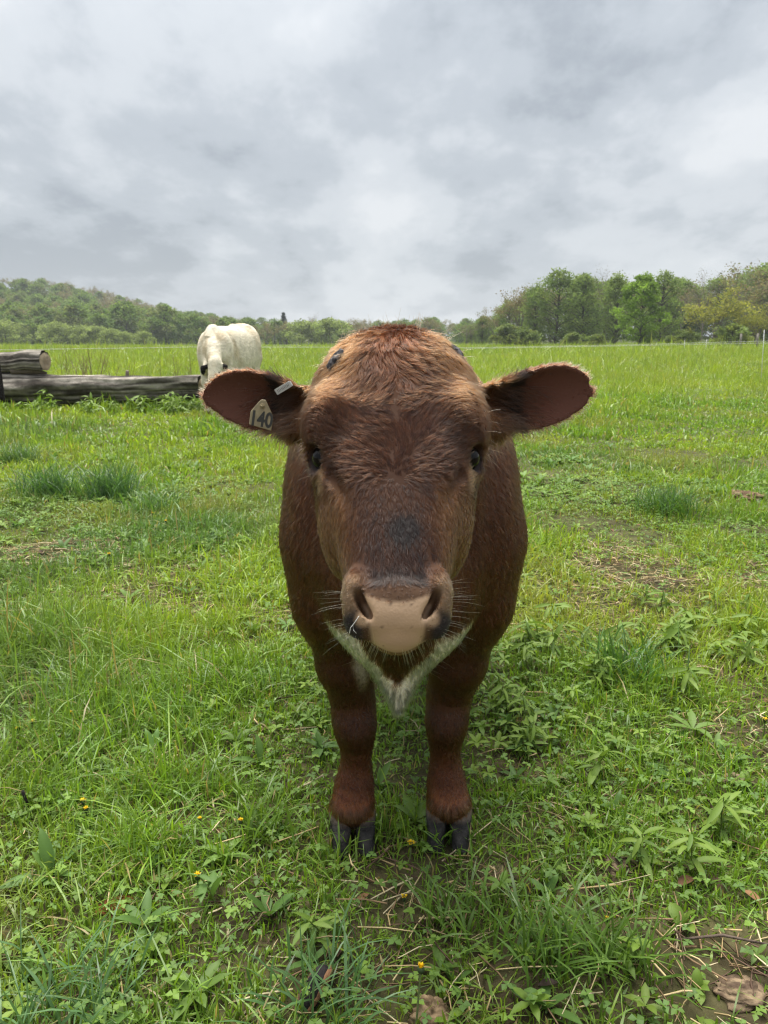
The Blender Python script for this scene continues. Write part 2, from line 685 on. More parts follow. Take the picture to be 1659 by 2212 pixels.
# shoulders, neck, brisket
for sd in (-1, 1):
    F.ell((.040 + sd * .165, 1.72, .80), (.095, .20, .26), .06)
    F.ell((.060 + sd * .21, 2.80, .80), (.13, .24, .30), .08)
F.cap((.026, 1.40, 1.03), (.040, 1.78, .93), .135, .20, .06, sc=(1.0, 1, 1.12))
F.cap((.022, 1.30, .93), (.036, 1.55, .72), .075, .13, .06, sc=(.9, 1, 1))
F.ell((.034, 1.54, .67), (.150, .13, .15), .05)
F.cap((.028, 1.53, .735), (.030, 1.49, .450), .165, .015, .035, sc=(1, .7, 1))
F.cap((.036, 1.41, .80), (.036, 1.47, .60), .022, .028, .05, sc=(.7, 1, 1))
for sd in (-1, 1):
    F.chain(LEGS_F[sd], .055)
    F.ell((LEGS_F[sd][4][0], LEGS_F[sd][4][1] - .012, .296), (.033, .036, .044), .035)
    F.ell((LEGS_F[sd][7][0], LEGS_F[sd][7][1] + .02, .112), (.034, .036, .036), .035)
    F.chain(LEGS_R[sd], .05)
F.chain([(.072, 3.10, 1.04, .035), (.072, 3.17, .90, .024), (.072, 3.17, .62, .020), (.072, 3.17, .42, .030), (.072, 3.17, .32, .012)], .03)
# head
F.union(head_fn, (-.18, .95, .70), (.22, 1.48, 1.28), .035)
for sd in (-1, 1):
    # brow bulge above the eye, socket, cheek
    F.ell(head_pt(sd * .105, .158, -.060), (.042, .050, .060), .035)
    F.ell(head_pt(sd * .105, .214, -.082), (.031, .034, .042), .020)
    F.ell(head_pt(sd * .085, .300, -.145), (.036, .060, .080), .04)
    F.ell(head_pt(sd * .131, .216, -.056), (.022, .025, .022), .008, cut=True)
    # heavy upper lid
    F.cap(head_pt(sd * .108, .184, -.044), head_pt(sd * .130, .196, -.092), .0105, .0095, .008)
    # lower-lid ridge and tear groove
    F.cap(head_pt(sd * .112, .240, -.068), head_pt(sd * .096, .276, -.040), .0090, .005, .010)
    F.cap(head_pt(sd * .099, .262, -.030), head_pt(sd * .074, .335, -.004), .006, .005, .016, cut=True)
    # ear root
    F.cap(head_pt(sd * .115, .100, -.145), head_pt(sd * .165, .105, -.150), .050, .030, .03)
    # muzzle wing (outside of the nostril) and lip
    F.ell(head_pt(sd * .059, .455, -.038), (.021, .030, .044), .014)
    F.ell(head_pt(sd * .050, .484, -.062), (.024, .028, .026), .014)
# nose pad
F.ell(head_pt(0, .474, -.032), (.050, .030, .044), .014)
F.ell(head_pt(0, .498, -.055), (.038, .025, .034), .014)
F.ell(head_pt(0, .460, -.018), (.058, .017, .020), .014)
# chin
F.ell(head_pt(0, .492, -.108), (.040, .030, .030), .012)
F.cap(head_pt(-.055, .506, -.094), head_pt(.055, .506, -.094), .006, .006, .008, cut=True)
for sd in (-1, 1):
    # nostrils: a comma that starts wide at the top and curls in below
    F.cap(head_pt(sd * .0600, .454, .010), head_pt(sd * .048, .466, -.045), .0076, .007, .005, cut=True)
    F.cap(head_pt(sd * .0570, .464, .010), head_pt(sd * .044, .476, -.045), .0082, .007, .005, cut=True)
    F.cap(head_pt(sd * .0500, .475, .008), head_pt(sd * .038, .485, -.045), .0074, .006, .005, cut=True)
    F.cap(head_pt(sd * .0415, .484, .004), head_pt(sd * .033, .492, -.044), .0050, .003, .005, cut=True)
for sd in (-1, 1):
    fn, lo, hi = ear_fn_maker(sd)
    F.union(fn, lo, hi, .014)
BP, BQ = F.mesh()
BP = relax(BP, BQ, 2, .45)
BN = F.grad(BP)


# ---- coat colour, with brow shading, forehead sheen and flank light partly painted in
def col(*h):
    return np.array([((c / 255) / 12.92 if c <= 10.3 else ((c / 255 + .055) / 1.055) ** 2.4) for c in h])


def lerp(a, b, t):
    t = np.asarray(t)[..., None]
    return a * (1 - t) + b * t


C_MAHOG, C_DARK, C_GOLD = np.array([.078, .0282, .0105]), np.array([.034, .0130, .0060]), np.array([.150, .070, .024])
C_CHEEK, C_BLACK, C_WHITE = np.array([.115, .053, .017]), np.array([.012, .009, .009]), np.array([.80, .73, .58])
C_LEG, C_FETL, C_PAD = np.array([.056, .0195, .0060]), np.array([.200, .080, .032]), np.array([.52, .345, .215])
C_EAR = np.array([.105, .040, .025])


def pad_mask(x, s, v):
    ax = np.abs(x)
    top = 0.4545 + .0190 * np.clip(1 - (ax / .056) ** 2, 0, 1)      # the pad's furry upper edge dips in the middle
    side = np.interp(s, [.445, .462, .478, .490, .505, .53], [.056, .050, .042, .041, .038, .032])
    return sstep(-.004, .004, s - top) * (1 - sstep(-.004, .005, ax - side)) * (v > -.089)


def coat_colour(P, Nn):
    x, s, v = head_co(P)
    nz1 = fbm(P[:, 0], P[:, 1], P[:, 2], 9, 3)
    nz2 = fbm(P[:, 0], P[:, 1], P[:, 2] + 7, 30, 2)
    ax = np.abs(x)
    head = sstep(1.50, 1.36, P[:, 1]) * sstep(.66, .74, P[:, 2])
    # body: red-brown, paler over the ribs, darker towards the legs
    C = lerp(C_MAHOG, np.array([.21, .085, .028]), sstep(.34, .64, nz1) * .8 * sstep(1.7, 2.1, P[:, 1]))
    C = lerp(C, np.array([.34, .165, .062]), sstep(1.75, 2.2, P[:, 1]) * sstep(.14, .30, P[:, 0] - .05) * sstep(.28, .58, fbm(P[:, 0] * 2.5, P[:, 1] * .4, P[:, 2] * .35, 14, 2)) * .9)  # right flank only: light fur, plus the light on that side painted in
    C = lerp(C, C_LEG, sstep(.66, .46, P[:, 2]) * .85)
    C = lerp(C, np.array([.088, .028, .009]), sstep(.30, .12, P[:, 2]))
    C = lerp(C, C_FETL, sstep(.140, .090, P[:, 2] + .03 * (nz1 - .5)) * .85)
    # white on the brisket and between the forelegs
    bx = P[:, 0] - .040
    vhw = np.interp(P[:, 2], [.43, .47, .52, .60, .64], [.012, .040, .075, .122, .132])
    bx = P[:, 0] - .028
    wob = .034 * (fbm(P[:, 0], P[:, 1], P[:, 2] + 3, 14, 2) - .5)
    wz = P[:, 2] + wob
    bw = np.interp(wz, [.44, .50, .56, .62], [.055, .066, .068, .052])
    band = sstep(-.008, .006, np.abs(bx) - vhw + bw + wob) * sstep(.024, .012, np.abs(bx) - vhw + wob) * sstep(.645, .605, wz)
    tip = sstep(.512, .488, wz + .12 * np.clip(np.abs(bx) - .02, 0, 1)) * sstep(.100, .070, np.abs(bx) + wob)
    on_chest = sstep(1.66, 1.58, P[:, 1]) * sstep(.40, .415, P[:, 2])
    C = lerp(C, C_WHITE, np.clip(np.maximum(band, tip) * on_chest, 0, 1))
    # head
    H = np.tile(C_MAHOG * np.array([.74, .80, .80]), (len(P), 1))
    gold = sstep(.030, .095, ax + .05 * (nz1 - .5)) * sstep(.185, .06, s - .45 * np.clip(ax - .07, 0, .1) + .08 * (nz1 - .5)) * sstep(-.04, .0, s)
    H = lerp(H, C_GOLD, gold * (.55 + .5 * nz2))  # paler coat at the forehead's sides, with some of its sheen painted in
    H = lerp(H, np.array([.100, .038, .014]), sstep(.05, .02, ax) * sstep(.17, .05, s) * .8)
    H = lerp(H, C_DARK * 1.2, sstep(.12, .19, s) * sstep(.34, .28, s) * sstep(.13, .05, ax) * .65)
    H = lerp(H, C_DARK, sstep(.30, .345, s) * sstep(.062, .030, ax + .03 * (nz1 - .5)) * sstep(-.05, -.02, v) * .95)
    H = lerp(H, C_BLACK, sstep(.026, .012, np.hypot((x - .012) * .8, (s - .362) * .75) + .012 * (nz2 - .5)) * .85)
    H = lerp(H, C_CHEEK, sstep(.255, .31, s) * sstep(.052, .085, ax + .03 * (nz1 - .5)) * sstep(.46, .40, s) * .9)
    # pale rim under the eye
    for sd in (-1, 1):
        e = head_pt(sd * .112, .254, -.060)
        dd = np.linalg.norm((P - e) * np.array([1, 1, .7]), axis=1)
        H = lerp(H, np.array([.27, .175, .105]), sstep(.022, .010, dd) * .75)
        e2 = head_pt(sd * .120, .214, -.068)
        H = lerp(H, C_BLACK * 1.4, sstep(.027, .021, np.linalg.norm(P - e2, axis=1)) * .9)
        e3 = head_pt(sd * .107, .165, -.05)
        H = lerp(H, np.array([.050, .018, .012]), sstep(.055, .03, np.linalg.norm(P - e3, axis=1)) * .6)  # shading over the brow bulge, painted into the coat
    # muzzle
    muz = sstep(.418, .440, s)
    H = lerp(H, np.array([.095, .050, .026]), muz * (.6 + .4 * nz2))
    H = lerp(H, np.array([.200, .130, .075]), muz * sstep(.045, .065, ax) * sstep(.51, .48, s) * .8)
    H = lerp(H, C_BLACK * 2.2, sstep(.474, .488, s) * sstep(.044, .054, ax))
    H = lerp(H, C_BLACK * 1.2, sstep(.020, .008, np.abs(s - .430 - .2 * ax)) * sstep(.05, .03, ax) * .8)
    H = lerp(H, np.array([.20, .12, .06]), sstep(-.075, -.095, v) * sstep(.455, .485, s))
    pm = pad_mask(x, s, v)
    wing = sstep(.014, .006, np.hypot((ax - .047) * .8, (s - .490))) * (v > -.07)
    speck = .8 * sstep(.80, .85, fbm(P[:, 0], P[:, 1], P[:, 2] + 1.7, 150, 2))[:, None]
    pc = C_PAD * (.80 + .35 * nz2)[:, None] * (1 - .65 * speck)
    H = lerp(H, pc, np.clip(np.maximum(pm, wing * .85), 0, 1))
    C = lerp(C, H, head)
    # ears
    for sd in (-1, 1):
        t, b, c, L = ear_co(P, sd)
        on = (t > .08) & (t < 1.06) & (np.abs(b) < .075) & (np.abs(c) < .07)
        base, a_, b_, c_, _ = ear_frame(sd)
        facing = Nn @ c_
        w = on * sstep(.05, .25, t)
        E = np.tile(np.array([.095, .036, .015]), (len(P), 1))
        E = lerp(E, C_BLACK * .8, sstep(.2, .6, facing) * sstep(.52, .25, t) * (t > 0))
        inner = sstep(.1, .6, facing) * sstep(.30, .50, t)
        E = lerp(E, C_EAR, inner)
        C = lerp(C, E, w)
    # rubbed dark scars where the horn buds were
    return np.clip(C, .004, .9)


BC = coat_colour(BP, BN)
bx_, bs_, bv_ = head_co(BP)
bare = pad_mask(bx_, bs_, bv_) * (BP[:, 1] < 1.2)

# ---- hide material
M_HIDE, t, b = new_mat("hide")
a = t.nodes.new("ShaderNodeAttribute")
a.attribute_name = "Col"
link(t, a.outputs["Color"], b.inputs["Base Color"])
ab = t.nodes.new("ShaderNodeAttribute")
ab.attribute_name = "bare"
mr = t.nodes.new("ShaderNodeMapRange")
mr.inputs["To Min"].default_value = 0.85
mr.inputs["To Max"].default_value = 0.24
link(t, ab.outputs["Fac"], mr.inputs["Value"])
link(t, mr.outputs[0], b.inputs["Roughness"])
b.inputs["Specular IOR Level"].default_value = 0.35
b.inputs["Subsurface Weight"].default_value = 0.0
tc = t.nodes.new("ShaderNodeTexCoord")
vo = t.nodes.new("ShaderNodeTexVoronoi")
vo.inputs["Scale"].default_value = 260
link(t, tc.outputs["Object"], vo.inputs["Vector"])
nn = t.nodes.new("ShaderNodeTexNoise")
nn.inputs["Scale"].default_value = 90
nn.inputs["Detail"].default_value = 5
link(t, tc.outputs["Object"], nn.inputs["Vector"])
ad = t.nodes.new("ShaderNodeMath")
ad.operation = 'ADD'
link(t, vo.outputs["Distance"], ad.inputs[0])
link(t, nn.outputs["Fac"], ad.inputs[1])
bp = t.nodes.new("ShaderNodeBump")
bp.inputs["Strength"].default_value = 0.22
bp.inputs["Distance"].default_value = 0.0012
link(t, ad.outputs[0], bp.inputs["Height"])
link(t, bp.outputs[0], b.inputs["Normal"])

bull = empty("brown_bull", (.04, 1.64, 0))
tag(bull, "red-brown young bull facing the camera, ear tag 140, white brisket", "bull")


def bull_child(name, me, mat):
    o = obj(name, me, mat, bull)
    o.location = (-.04, -1.64, 0)
    return o


me = mesh_np("body", BP, None, BC, True, quads=BQ)
at_ = me.attributes.new("bare", 'FLOAT', 'POINT')
at_.data.foreach_set("value", bare.astype(np.float32))
body = bull_child("body", me, M_HIDE)

# ---- eyes
M_EYE, t, b = new_mat("wet_eye")
b.inputs["Base Color"].default_value = (.006, .005, .005, 1)
b.inputs["Roughness"].default_value = 0.04
b.inputs["Specular IOR Level"].default_value = 0.18
for sd in (-1, 1):
    m = MB()
    th, ph = np.meshgrid(np.linspace(0, np.pi, 17), np.linspace(0, 2 * np.pi, 24, endpoint=False), indexing='ij')
    v_ = np.stack([np.sin(th) * np.cos(ph), np.sin(th) * np.sin(ph), np.cos(th)], -1).reshape(-1, 3) * np.array([.0185, .0205, .0205]) + EYES[sd]
    ii = np.arange(16)[:, None] * 24
    jj = np.arange(24)[None, :]
    j2 = (jj + 1) % 24
    A, B_, C_, D_ = ii + jj, ii + j2, ii + 24 + j2, ii + 24 + jj
    f_ = np.concatenate([np.stack([A, D_, C_], -1).reshape(-1, 3), np.stack([A, C_, B_], -1).reshape(-1, 3)])
    o = bull_child("eye", mesh_np("eye", v_, f_), M_EYE)

# ---- hooves: two claws on every foot
M_HOOF = attr_mat("horn_of_hoof", rough=0.45, spec=0.10, bump=1.0, bump_scale=70, var=0.35, var_scale=30)


def hoof_mesh():
    Hf = Field(np.arange(-.08, .0801, .0035), np.arange(-.125, .09, .0035), np.arange(-.03, .11, .0035))
    for sd in (-1, 1):
        Hf.cap((sd * .028, -.082, .003), (sd * .0245, .000, .068), .013, .0265, .008, sc=(1.15, 1.1, 1))
        Hf.cap((sd * .029, -.066, .002), (sd * .028, .045, .004), .019, .027, .010)
        Hf.cap((sd * .024, .03, .01), (sd * .022, .03, .07), .022, .022, .012)
        Hf.ell((sd * .026, .060, .050), (.012, .014, .016), .006)
    Hf.cut(lambda X, Y, Z: Z + .004 + 0 * X + 0 * Y, (-.1, -.1, -.1), (.1, .1, -.004), .004)
    Hf.cut(lambda X, Y, Z: np.abs(X) * .6 - .0016 + 0 * Y + 0 * Z, (-.006, -.1, -.05), (.006, .1, .2), .006)
    P, Q = Hf.mesh()
    P = relax(P, Q, 1, .4)
    ring = .5 + .5 * np.sin((P[:, 2] * .8 - P[:, 1] * .5) * 420)
    c = lerp(np.array([.010, .010, .011]), np.array([.046, .042, .038]), ring * .45 + .3 * fbm(P[:, 0], P[:, 1], P[:, 2], 60, 2))
    c = lerp(c, np.array([.17, .13, .10]), sstep(.055, .075, P[:, 2]) * .6)
    return mesh_np("hoof", P, None, c, True, quads=Q)


hm = hoof_mesh()
for legs in (LEGS_F, LEGS_R):
    for sd in (-1, 1):
        q = legs[sd][-1]
        o = obj("hoof", hm, M_HOOF, bull)
        o.location = (q[0] - .04, q[1] - 1.64 - .002, .004)
        o.scale = (1.06, 1.02, .82)
        o.rotation_euler = (0, 0, R(-6 * sd))

# ------------------------------------------------------------------ the coat: hairs rooted on the hide
def hair_mat(name, tint=(1, 1, 1), rough=0.26, rad_rough=0.40):
    m = bpy.data.materials.new(name)
    m.use_nodes = True
    t = m.node_tree
    t.nodes.clear()
    out = t.nodes.new("ShaderNodeOutputMaterial")
    h = t.nodes.new("ShaderNodeBsdfHairPrincipled")
    try:
        h.model = 'CHIANG'
    except Exception:
        pass
    h.parametrization = 'COLOR'
    a = t.nodes.new("ShaderNodeAttribute")
    a.attribute_name = "hair_col"
    link(t, a.outputs["Color"], h.inputs["Color"])
    h.inputs["Roughness"].default_value = rough
    h.inputs["Coat"].default_value = 0.0
    h.inputs["IOR"].default_value = 1.40
    h.inputs["Radial Roughness"].default_value = rad_rough
    link(t, h.outputs[0], out.inputs[0])
    return m


def hair_object(name, pts, rad, colr, mat, parent=None, loc=None):
    """pts (n,k,3), rad (n,k), colr (n,3)"""
    n, k, _ = pts.shape
    hc = bpy.data.hair_curves.new(name)
    hc.add_curves([k] * n)
    hc.attributes["position"].data.foreach_set("vector", np.ascontiguousarray(pts, np.float32).ravel())
    ra = hc.attributes.get("radius") or hc.attributes.new("radius", 'FLOAT', 'POINT')
    ra.data.foreach_set("value", np.ascontiguousarray(rad, np.float32).ravel())
    ca = hc.attributes.new("hair_col", 'FLOAT_COLOR', 'CURVE')
    c4 = np.ones((n, 4), np.float32)
    c4[:, :3] = colr
    ca.data.foreach_set("color", c4.ravel())
    hc.materials.append(mat)
    o = bpy.data.objects.new(name, hc)
    COL.objects.link(o)
    if parent is not None:
        o.parent = parent
    if loc is not None:
        o.location = loc
    return o


# roots
tri = np.concatenate([BQ[:, [0, 1, 2]], BQ[:, [0, 2, 3]]])
A_, B_, C_ = BP[tri[:, 0]], BP[tri[:, 1]], BP[tri[:, 2]]
area = np.linalg.norm(np.cross(B_ - A_, C_ - A_), axis=1) / 2
ctr = (A_ + B_ + C_) / 3
cn = BN[tri[:, 0]]
cx_, cs_, cv_ = head_co(ctr)
is_head = sstep(1.52, 1.42, ctr[:, 1]) * sstep(.66, .74, ctr[:, 2])
dens = 330000 * is_head + (1 - is_head) * np.interp(ctr[:, 1], [1.4, 1.8, 2.3, 3.1], [250000, 210000, 90000, 30000]) * (1 + .6 * (ctr[:, 2] < .52) * (ctr[:, 1] < 1.85))
dens *= 1 - pad_mask(cx_, cs_, cv_) * (ctr[:, 1] < 1.2)
toc = np.array([0, 0, CAM_H]) - ctr
facing = (cn * toc).sum(1) / np.linalg.norm(toc, axis=1)
dens *= np.where(facing > -.35, 1.0, .25)              # the far side of the animal carries a thinner coat
for sd in (-1, 1):
    t_, b_, c_, L_ = ear_co(ctr, sd)
    fc_ = cn @ ear_frame(sd)[3]
    dens *= 1 - .75 * ((t_ > .35) & (t_ < .96) & (np.abs(b_) < .06) & (np.abs(c_) < .06) & (fc_ > .35))
    dens *= sstep(.0228, .0245, np.linalg.norm(ctr - EYES[sd] - np.array([0, 0, -.002]), axis=1))
exp_n = area * dens
cum = np.cumsum(exp_n)
NH = int(cum[-1])
pick = np.searchsorted(cum, (np.arange(NH) + rng.random(NH)) / NH * cum[-1])
pick = np.clip(pick, 0, len(tri) - 1)
r1, r2 = np.sqrt(rng.random(NH)), rng.random(NH)
w0, w1, w2 = 1 - r1, r1 * (1 - r2), r1 * r2
tp = tri[pick]
RT = BP[tp[:, 0]] * w0[:, None] + BP[tp[:, 1]] * w1[:, None] + BP[tp[:, 2]] * w2[:, None]
RN = BN[tp[:, 0]] * w0[:, None] + BN[tp[:, 1]] * w1[:, None] + BN[tp[:, 2]] * w2[:, None]
RN /= np.linalg.norm(RN, axis=1)[:, None] + 1e-9


def coat_flow(P, Nn):
    """the lie of the hair, its length, and how far it stands off"""
    x, s, v = head_co(P)
    ax, sx = np.abs(x), np.sign(x)
    H = is_h = sstep(1.50, 1.40, P[:, 1]) * sstep(.66, .74, P[:, 2])
    ex = np.array([1.0, 0, 0])
    es = np.array([0, HE[0], HE[1]])
    n1 = fbm(P[:, 0], P[:, 1], P[:, 2], 16, 3) - .5
    n2 = fbm(P[:, 0] + 5, P[:, 1], P[:, 2], 16, 3) - .5
    # face: hair parts round a whorl between the eyes
    wx, wy = x - .006, s - .285
    rr = np.hypot(wx, wy) + 1e-5
    down = np.stack([np.clip(wx * 5, -.8, .8), np.ones_like(wx)], 1)
    up = np.stack([wx / rr * 1.25 + sx * .25, wy / rr * .9], 1)
    top = np.stack([sx * np.clip(ax * 12, .1, 1.3), .85 + 0 * ax], 1)
    tuft = np.stack([.8 * n1 * 2, np.ones_like(ax)], 1)
    top = top * sstep(.02, .06, ax)[:, None] + tuft * (1 - sstep(.02, .06, ax))[:, None]
    kd = sstep(.265, .30, s)[:, None]
    ku = sstep(.215, .055, s + .16 * n1)[:, None]
    lat = np.stack([sx * 1.1 + 1.5 * n2, .25 + 2.0 * n1], 1)
    f2 = (up * (1 - kd) + down * kd) * (1 - ku) ** 2 + top * ku ** 2 + 2 * ku * (1 - ku) * lat
    side = sstep(.110, .140, ax)[:, None]
    f2 = f2 * (1 - side) + np.stack([sx * .2, .6 + 0 * ax], 1) * side
    muz = sstep(.425, .45, s)[:, None]
    f2 = f2 * (1 - muz) + np.stack([sx * 1.1 * np.clip(ax * 25, 0, 1), .45 + 0 * ax], 1) * muz
    f2 = f2 + np.stack([n1, n2], 1) * np.where(s < .3, 2.4, 1.0)[:, None]
    fh = f2[:, :1] * ex + f2[:, 1:] * es + np.array([0, .35, 0]) * side
    # body: backwards and down
    fb = np.stack([.18 * np.sign(P[:, 0] - .04) + .5 * n1, .55 + .9 * sstep(1.5, 1.9, P[:, 1]) + .3 * n2, -1.0 + .45 * sstep(1.6, 2.1, P[:, 1])], 1)
    legs = sstep(.52, .42, P[:, 2])[:, None]
    fb = fb * (1 - legs) + np.stack([.35 * n1, .15 + .3 * n2, -1 + 0 * n1], 1) * legs
    fl = fh * H[:, None] + fb * (1 - H)[:, None]
    ln = np.full(len(P), .017)
    ln = np.where(P[:, 2] < .50, .0100, ln)
    ln = np.where((P[:, 2] < .11), .027, ln)
    ln = np.where((np.abs(P[:, 0] - .036) < .07) & (P[:, 2] < .62) & (P[:, 1] < 1.6) & (P[:, 2] > .40), .024, ln)
    hl = .010 + .007 * sstep(.33, .22, s) + .005 * sstep(.14, .04, s) * sstep(.10, .03, ax)
    hl = hl + .007 * sstep(.36, .40, s) * sstep(.046, .030, ax) * sstep(.46, .43, s)
    hl = hl * (1 - .62 * sstep(.435, .455, s)) * (1 - .35 * sstep(.09, .12, ax) * sstep(.16, .22, s))
    ln = ln * (1 - H) + hl * H
    lift = .16 + .12 * H + .16 * sstep(.15, .05, s) * H
    lift = np.where(P[:, 2] < .11, .30, lift)
    for sd in (-1, 1):
        t, b, c, L = ear_co(P, sd)
        base, a_, b_, c_, _ = ear_frame(sd)
        on = (t > .10) & (t < 1.06) & (np.abs(b) < .075) & (np.abs(c) < .07)
        up_, dn_ = np.interp(t, EAR_T, EAR_U[sd]), np.interp(t, EAR_T, EAR_D[sd])
        r = np.clip((b - (up_ - dn_) / 2) / ((up_ + dn_) / 2 + 1e-3), -1, 1)
        fe = a_ * (.8 + .5 * n1)[:, None] + b_ * (r * np.abs(r) * 1.1 + .6 * n2)[:, None]
        rim = np.clip(sstep(.72, .95, np.abs(r)) + sstep(.86, .97, t), 0, 1)
        fc = (Nn @ c_)
        inner = sstep(.1, .5, fc) * sstep(.42, .62, t) * (1 - rim)
        le = .011 + .002 * rim + .016 * sstep(.40, .15, t) * sstep(.0, .4, fc)
        le = le * (1 - .62 * inner)
        fl = np.where(on[:, None], fe, fl)
        ln = np.where(on, le, ln)
        lift = np.where(on, .16 + .16 * rim + .2 * sstep(.40, .2, t), lift)
    return fl, ln, lift


RC = coat_colour(RT, RN)
FL, LN, LIFT = coat_flow(RT, RN)
# wet, clumped hair: neighbouring hairs lean to a shared lock
NG = NH // 14
gi = rng.choice(NH, NG, replace=False)
kd = kdtree.KDTree(NG)
for k_, i_ in enumerate(gi):
    kd.insert(RT[i_], k_)
kd.balance()
near = np.fromiter((kd.find(p)[1] for p in RT), np.int64, NH)
FLn = FL - RN * (FL * RN).sum(1)[:, None]
FLn /= np.linalg.norm(FLn, axis=1)[:, None] + 1e-9
gdir = FLn[gi] + rng.normal(0, .16, (NG, 3))
mix = .70
FLc = FLn * (1 - mix) + gdir[near] * mix + rng.normal(0, .13, (NH, 3))
FLc -= RN * (FLc * RN).sum(1)[:, None]
FLc /= np.linalg.norm(FLc, axis=1)[:, None] + 1e-9
LN = LN * (.65 + .5 * rng.random(NH)) * (.8 + .4 * rng.random(NG)[near])
stray = rng.random(NH) < .025
LN = np.where(stray, LN * 1.35, LN)
LIFT = np.where(stray, LIFT + .30, LIFT) * (.7 + .6 * rng.random(NG)[near])
pull = (RT[gi][near] - RT)
pull -= RN * (pull * RN).sum(1)[:, None]
K = 4
tt = np.linspace(0, 1, K)
PTS = np.empty((NH, K, 3), np.float32)
for k_, q_ in enumerate(tt):
    up_ = LIFT * (q_ - .55 * q_ * q_)
    PTS[:, k_] = RT - RN * .0012 * (1 - q_) + FLc * (LN * q_)[:, None] + RN * (LN * up_)[:, None] + pull * (np.where(RT[:, 2] < .52, .22, .60)[:, None] * q_ ** 1.3)
is_h = sstep(1.52, 1.42, RT[:, 1]) * sstep(.66, .74, RT[:, 2])
rw = np.where(is_h > .5, .00030, np.interp(RT[:, 1], [1.45, 1.8, 2.4, 3.1], [.00042, .00060, .00095, .0016]))
RAD = rw[:, None] * np.array([1.0, .95, .75, .25])[None, :]
vari = (.70 + .60 * rng.random(NH)) * (.52 + .96 * rng.random(NG)[near])  # tone varies by hair and lock; darker locks imitate shadowed gaps between clumps
RC = np.where(RC > .25, RC, RC * (.42 + .58 * np.clip(RC / .25, 0, 1)))      # pigment inside a hair reads lighter than on skin
HCOL = np.clip(RC * vari[:, None], .0025, .92)
# some hairs have sun-bleached tips of a lighter brown
pale = (rng.random(NH) < .10) & (RC[:, 0] < .3) & (RC[:, 0] > .03)
HCOL = np.where(pale[:, None], np.clip(RC * 1.9 + np.array([.02, .009, .003]), 0, .6), HCOL)
M_HAIR = hair_mat("coat_hair")
fur = hair_object("fur", PTS, RAD, HCOL, M_HAIR, bull, (-.04, -1.64, 0))
fur["kind"] = "stuff"

# ---- longer hairs: wisps on the poll, lashes, whiskers on the muzzle, fringe in the ears
wp, wr, wc = [], [], []


def strand(p, d, length, sag, r, c, curl=0.0):
    d = np.asarray(d, float)
    d = d / np.linalg.norm(d)
    side = np.cross(d, [0, 0, 1.0])
    side /= np.linalg.norm(side) + 1e-9
    q = np.linspace(0, 1, 5)
    ph = rng.random() * 6
    P = np.asarray(p)[None] + d[None] * (length * q)[:, None] + np.array([0, 0, -1.0])[None] * (sag * length * q ** 2)[:, None] \
        + side[None] * (curl * length * np.sin(q * 3 + ph))[:, None]
    wp.append(P)
    wr.append(r * np.array([1, .95, .85, .65, .25]))
    wc.append(c)


bx_, bs_, bv_ = head_co(BP)


def spots(mask, n):
    i = np.nonzero(mask & (BP[:, 1] < 1.5))[0]
    return rng.choice(i, min(n, len(i)), replace=False)


W1 = np.array([.70, .55, .36])
W2 = np.array([.78, .70, .56])
for i in spots((bs_ > .435) & (bs_ < .505) & (np.abs(bx_) > .060) & (bv_ < -.02), 60):
    sx = np.sign(bx_[i])
    strand(BP[i], BN[i] * .8 + np.array([sx * .9, -.10, .15 - .3 * (bs_[i] - .45) * 10]), rng.uniform(.018, .050), rng.uniform(0, .25), .00014, W2 if rng.random() < .6 else W1)
for i in spots((bs_ > .485) & (bv_ < -.05) & (np.abs(bx_) < .070) & (BN[:, 2] < .1), 110):
    strand(BP[i], BN[i] * .7 + np.array([np.sign(bx_[i]) * .25, -.15, -.75]), rng.uniform(.010, .028), rng.uniform(0, .2), .00012, W2 if rng.random() < .5 else W1)
for i in spots((bs_ < .02) & (bs_ > -.06) & (np.abs(bx_) < .13) & (BN[:, 2] > .3), 150):
    strand(BP[i], BN[i] * .7 + rng.normal(0, .5, 3) + np.array([0, -.2, .3]), rng.uniform(.014, .040), rng.uniform(-.1, .35), .00024, np.array([.30, .14, .06]), rng.uniform(0, .12))
for i in spots((bs_ < .0) & (bs_ > -.06) & (np.abs(bx_ - .035) < .006) & (BN[:, 2] > .3), 26):
    strand(BP[i], np.array([.14, 0, 1.0]) + rng.normal(0, .12, 3), rng.uniform(.02, .038), rng.uniform(-.1, .1), .00028, np.array([.32, .14, .06]), .04)
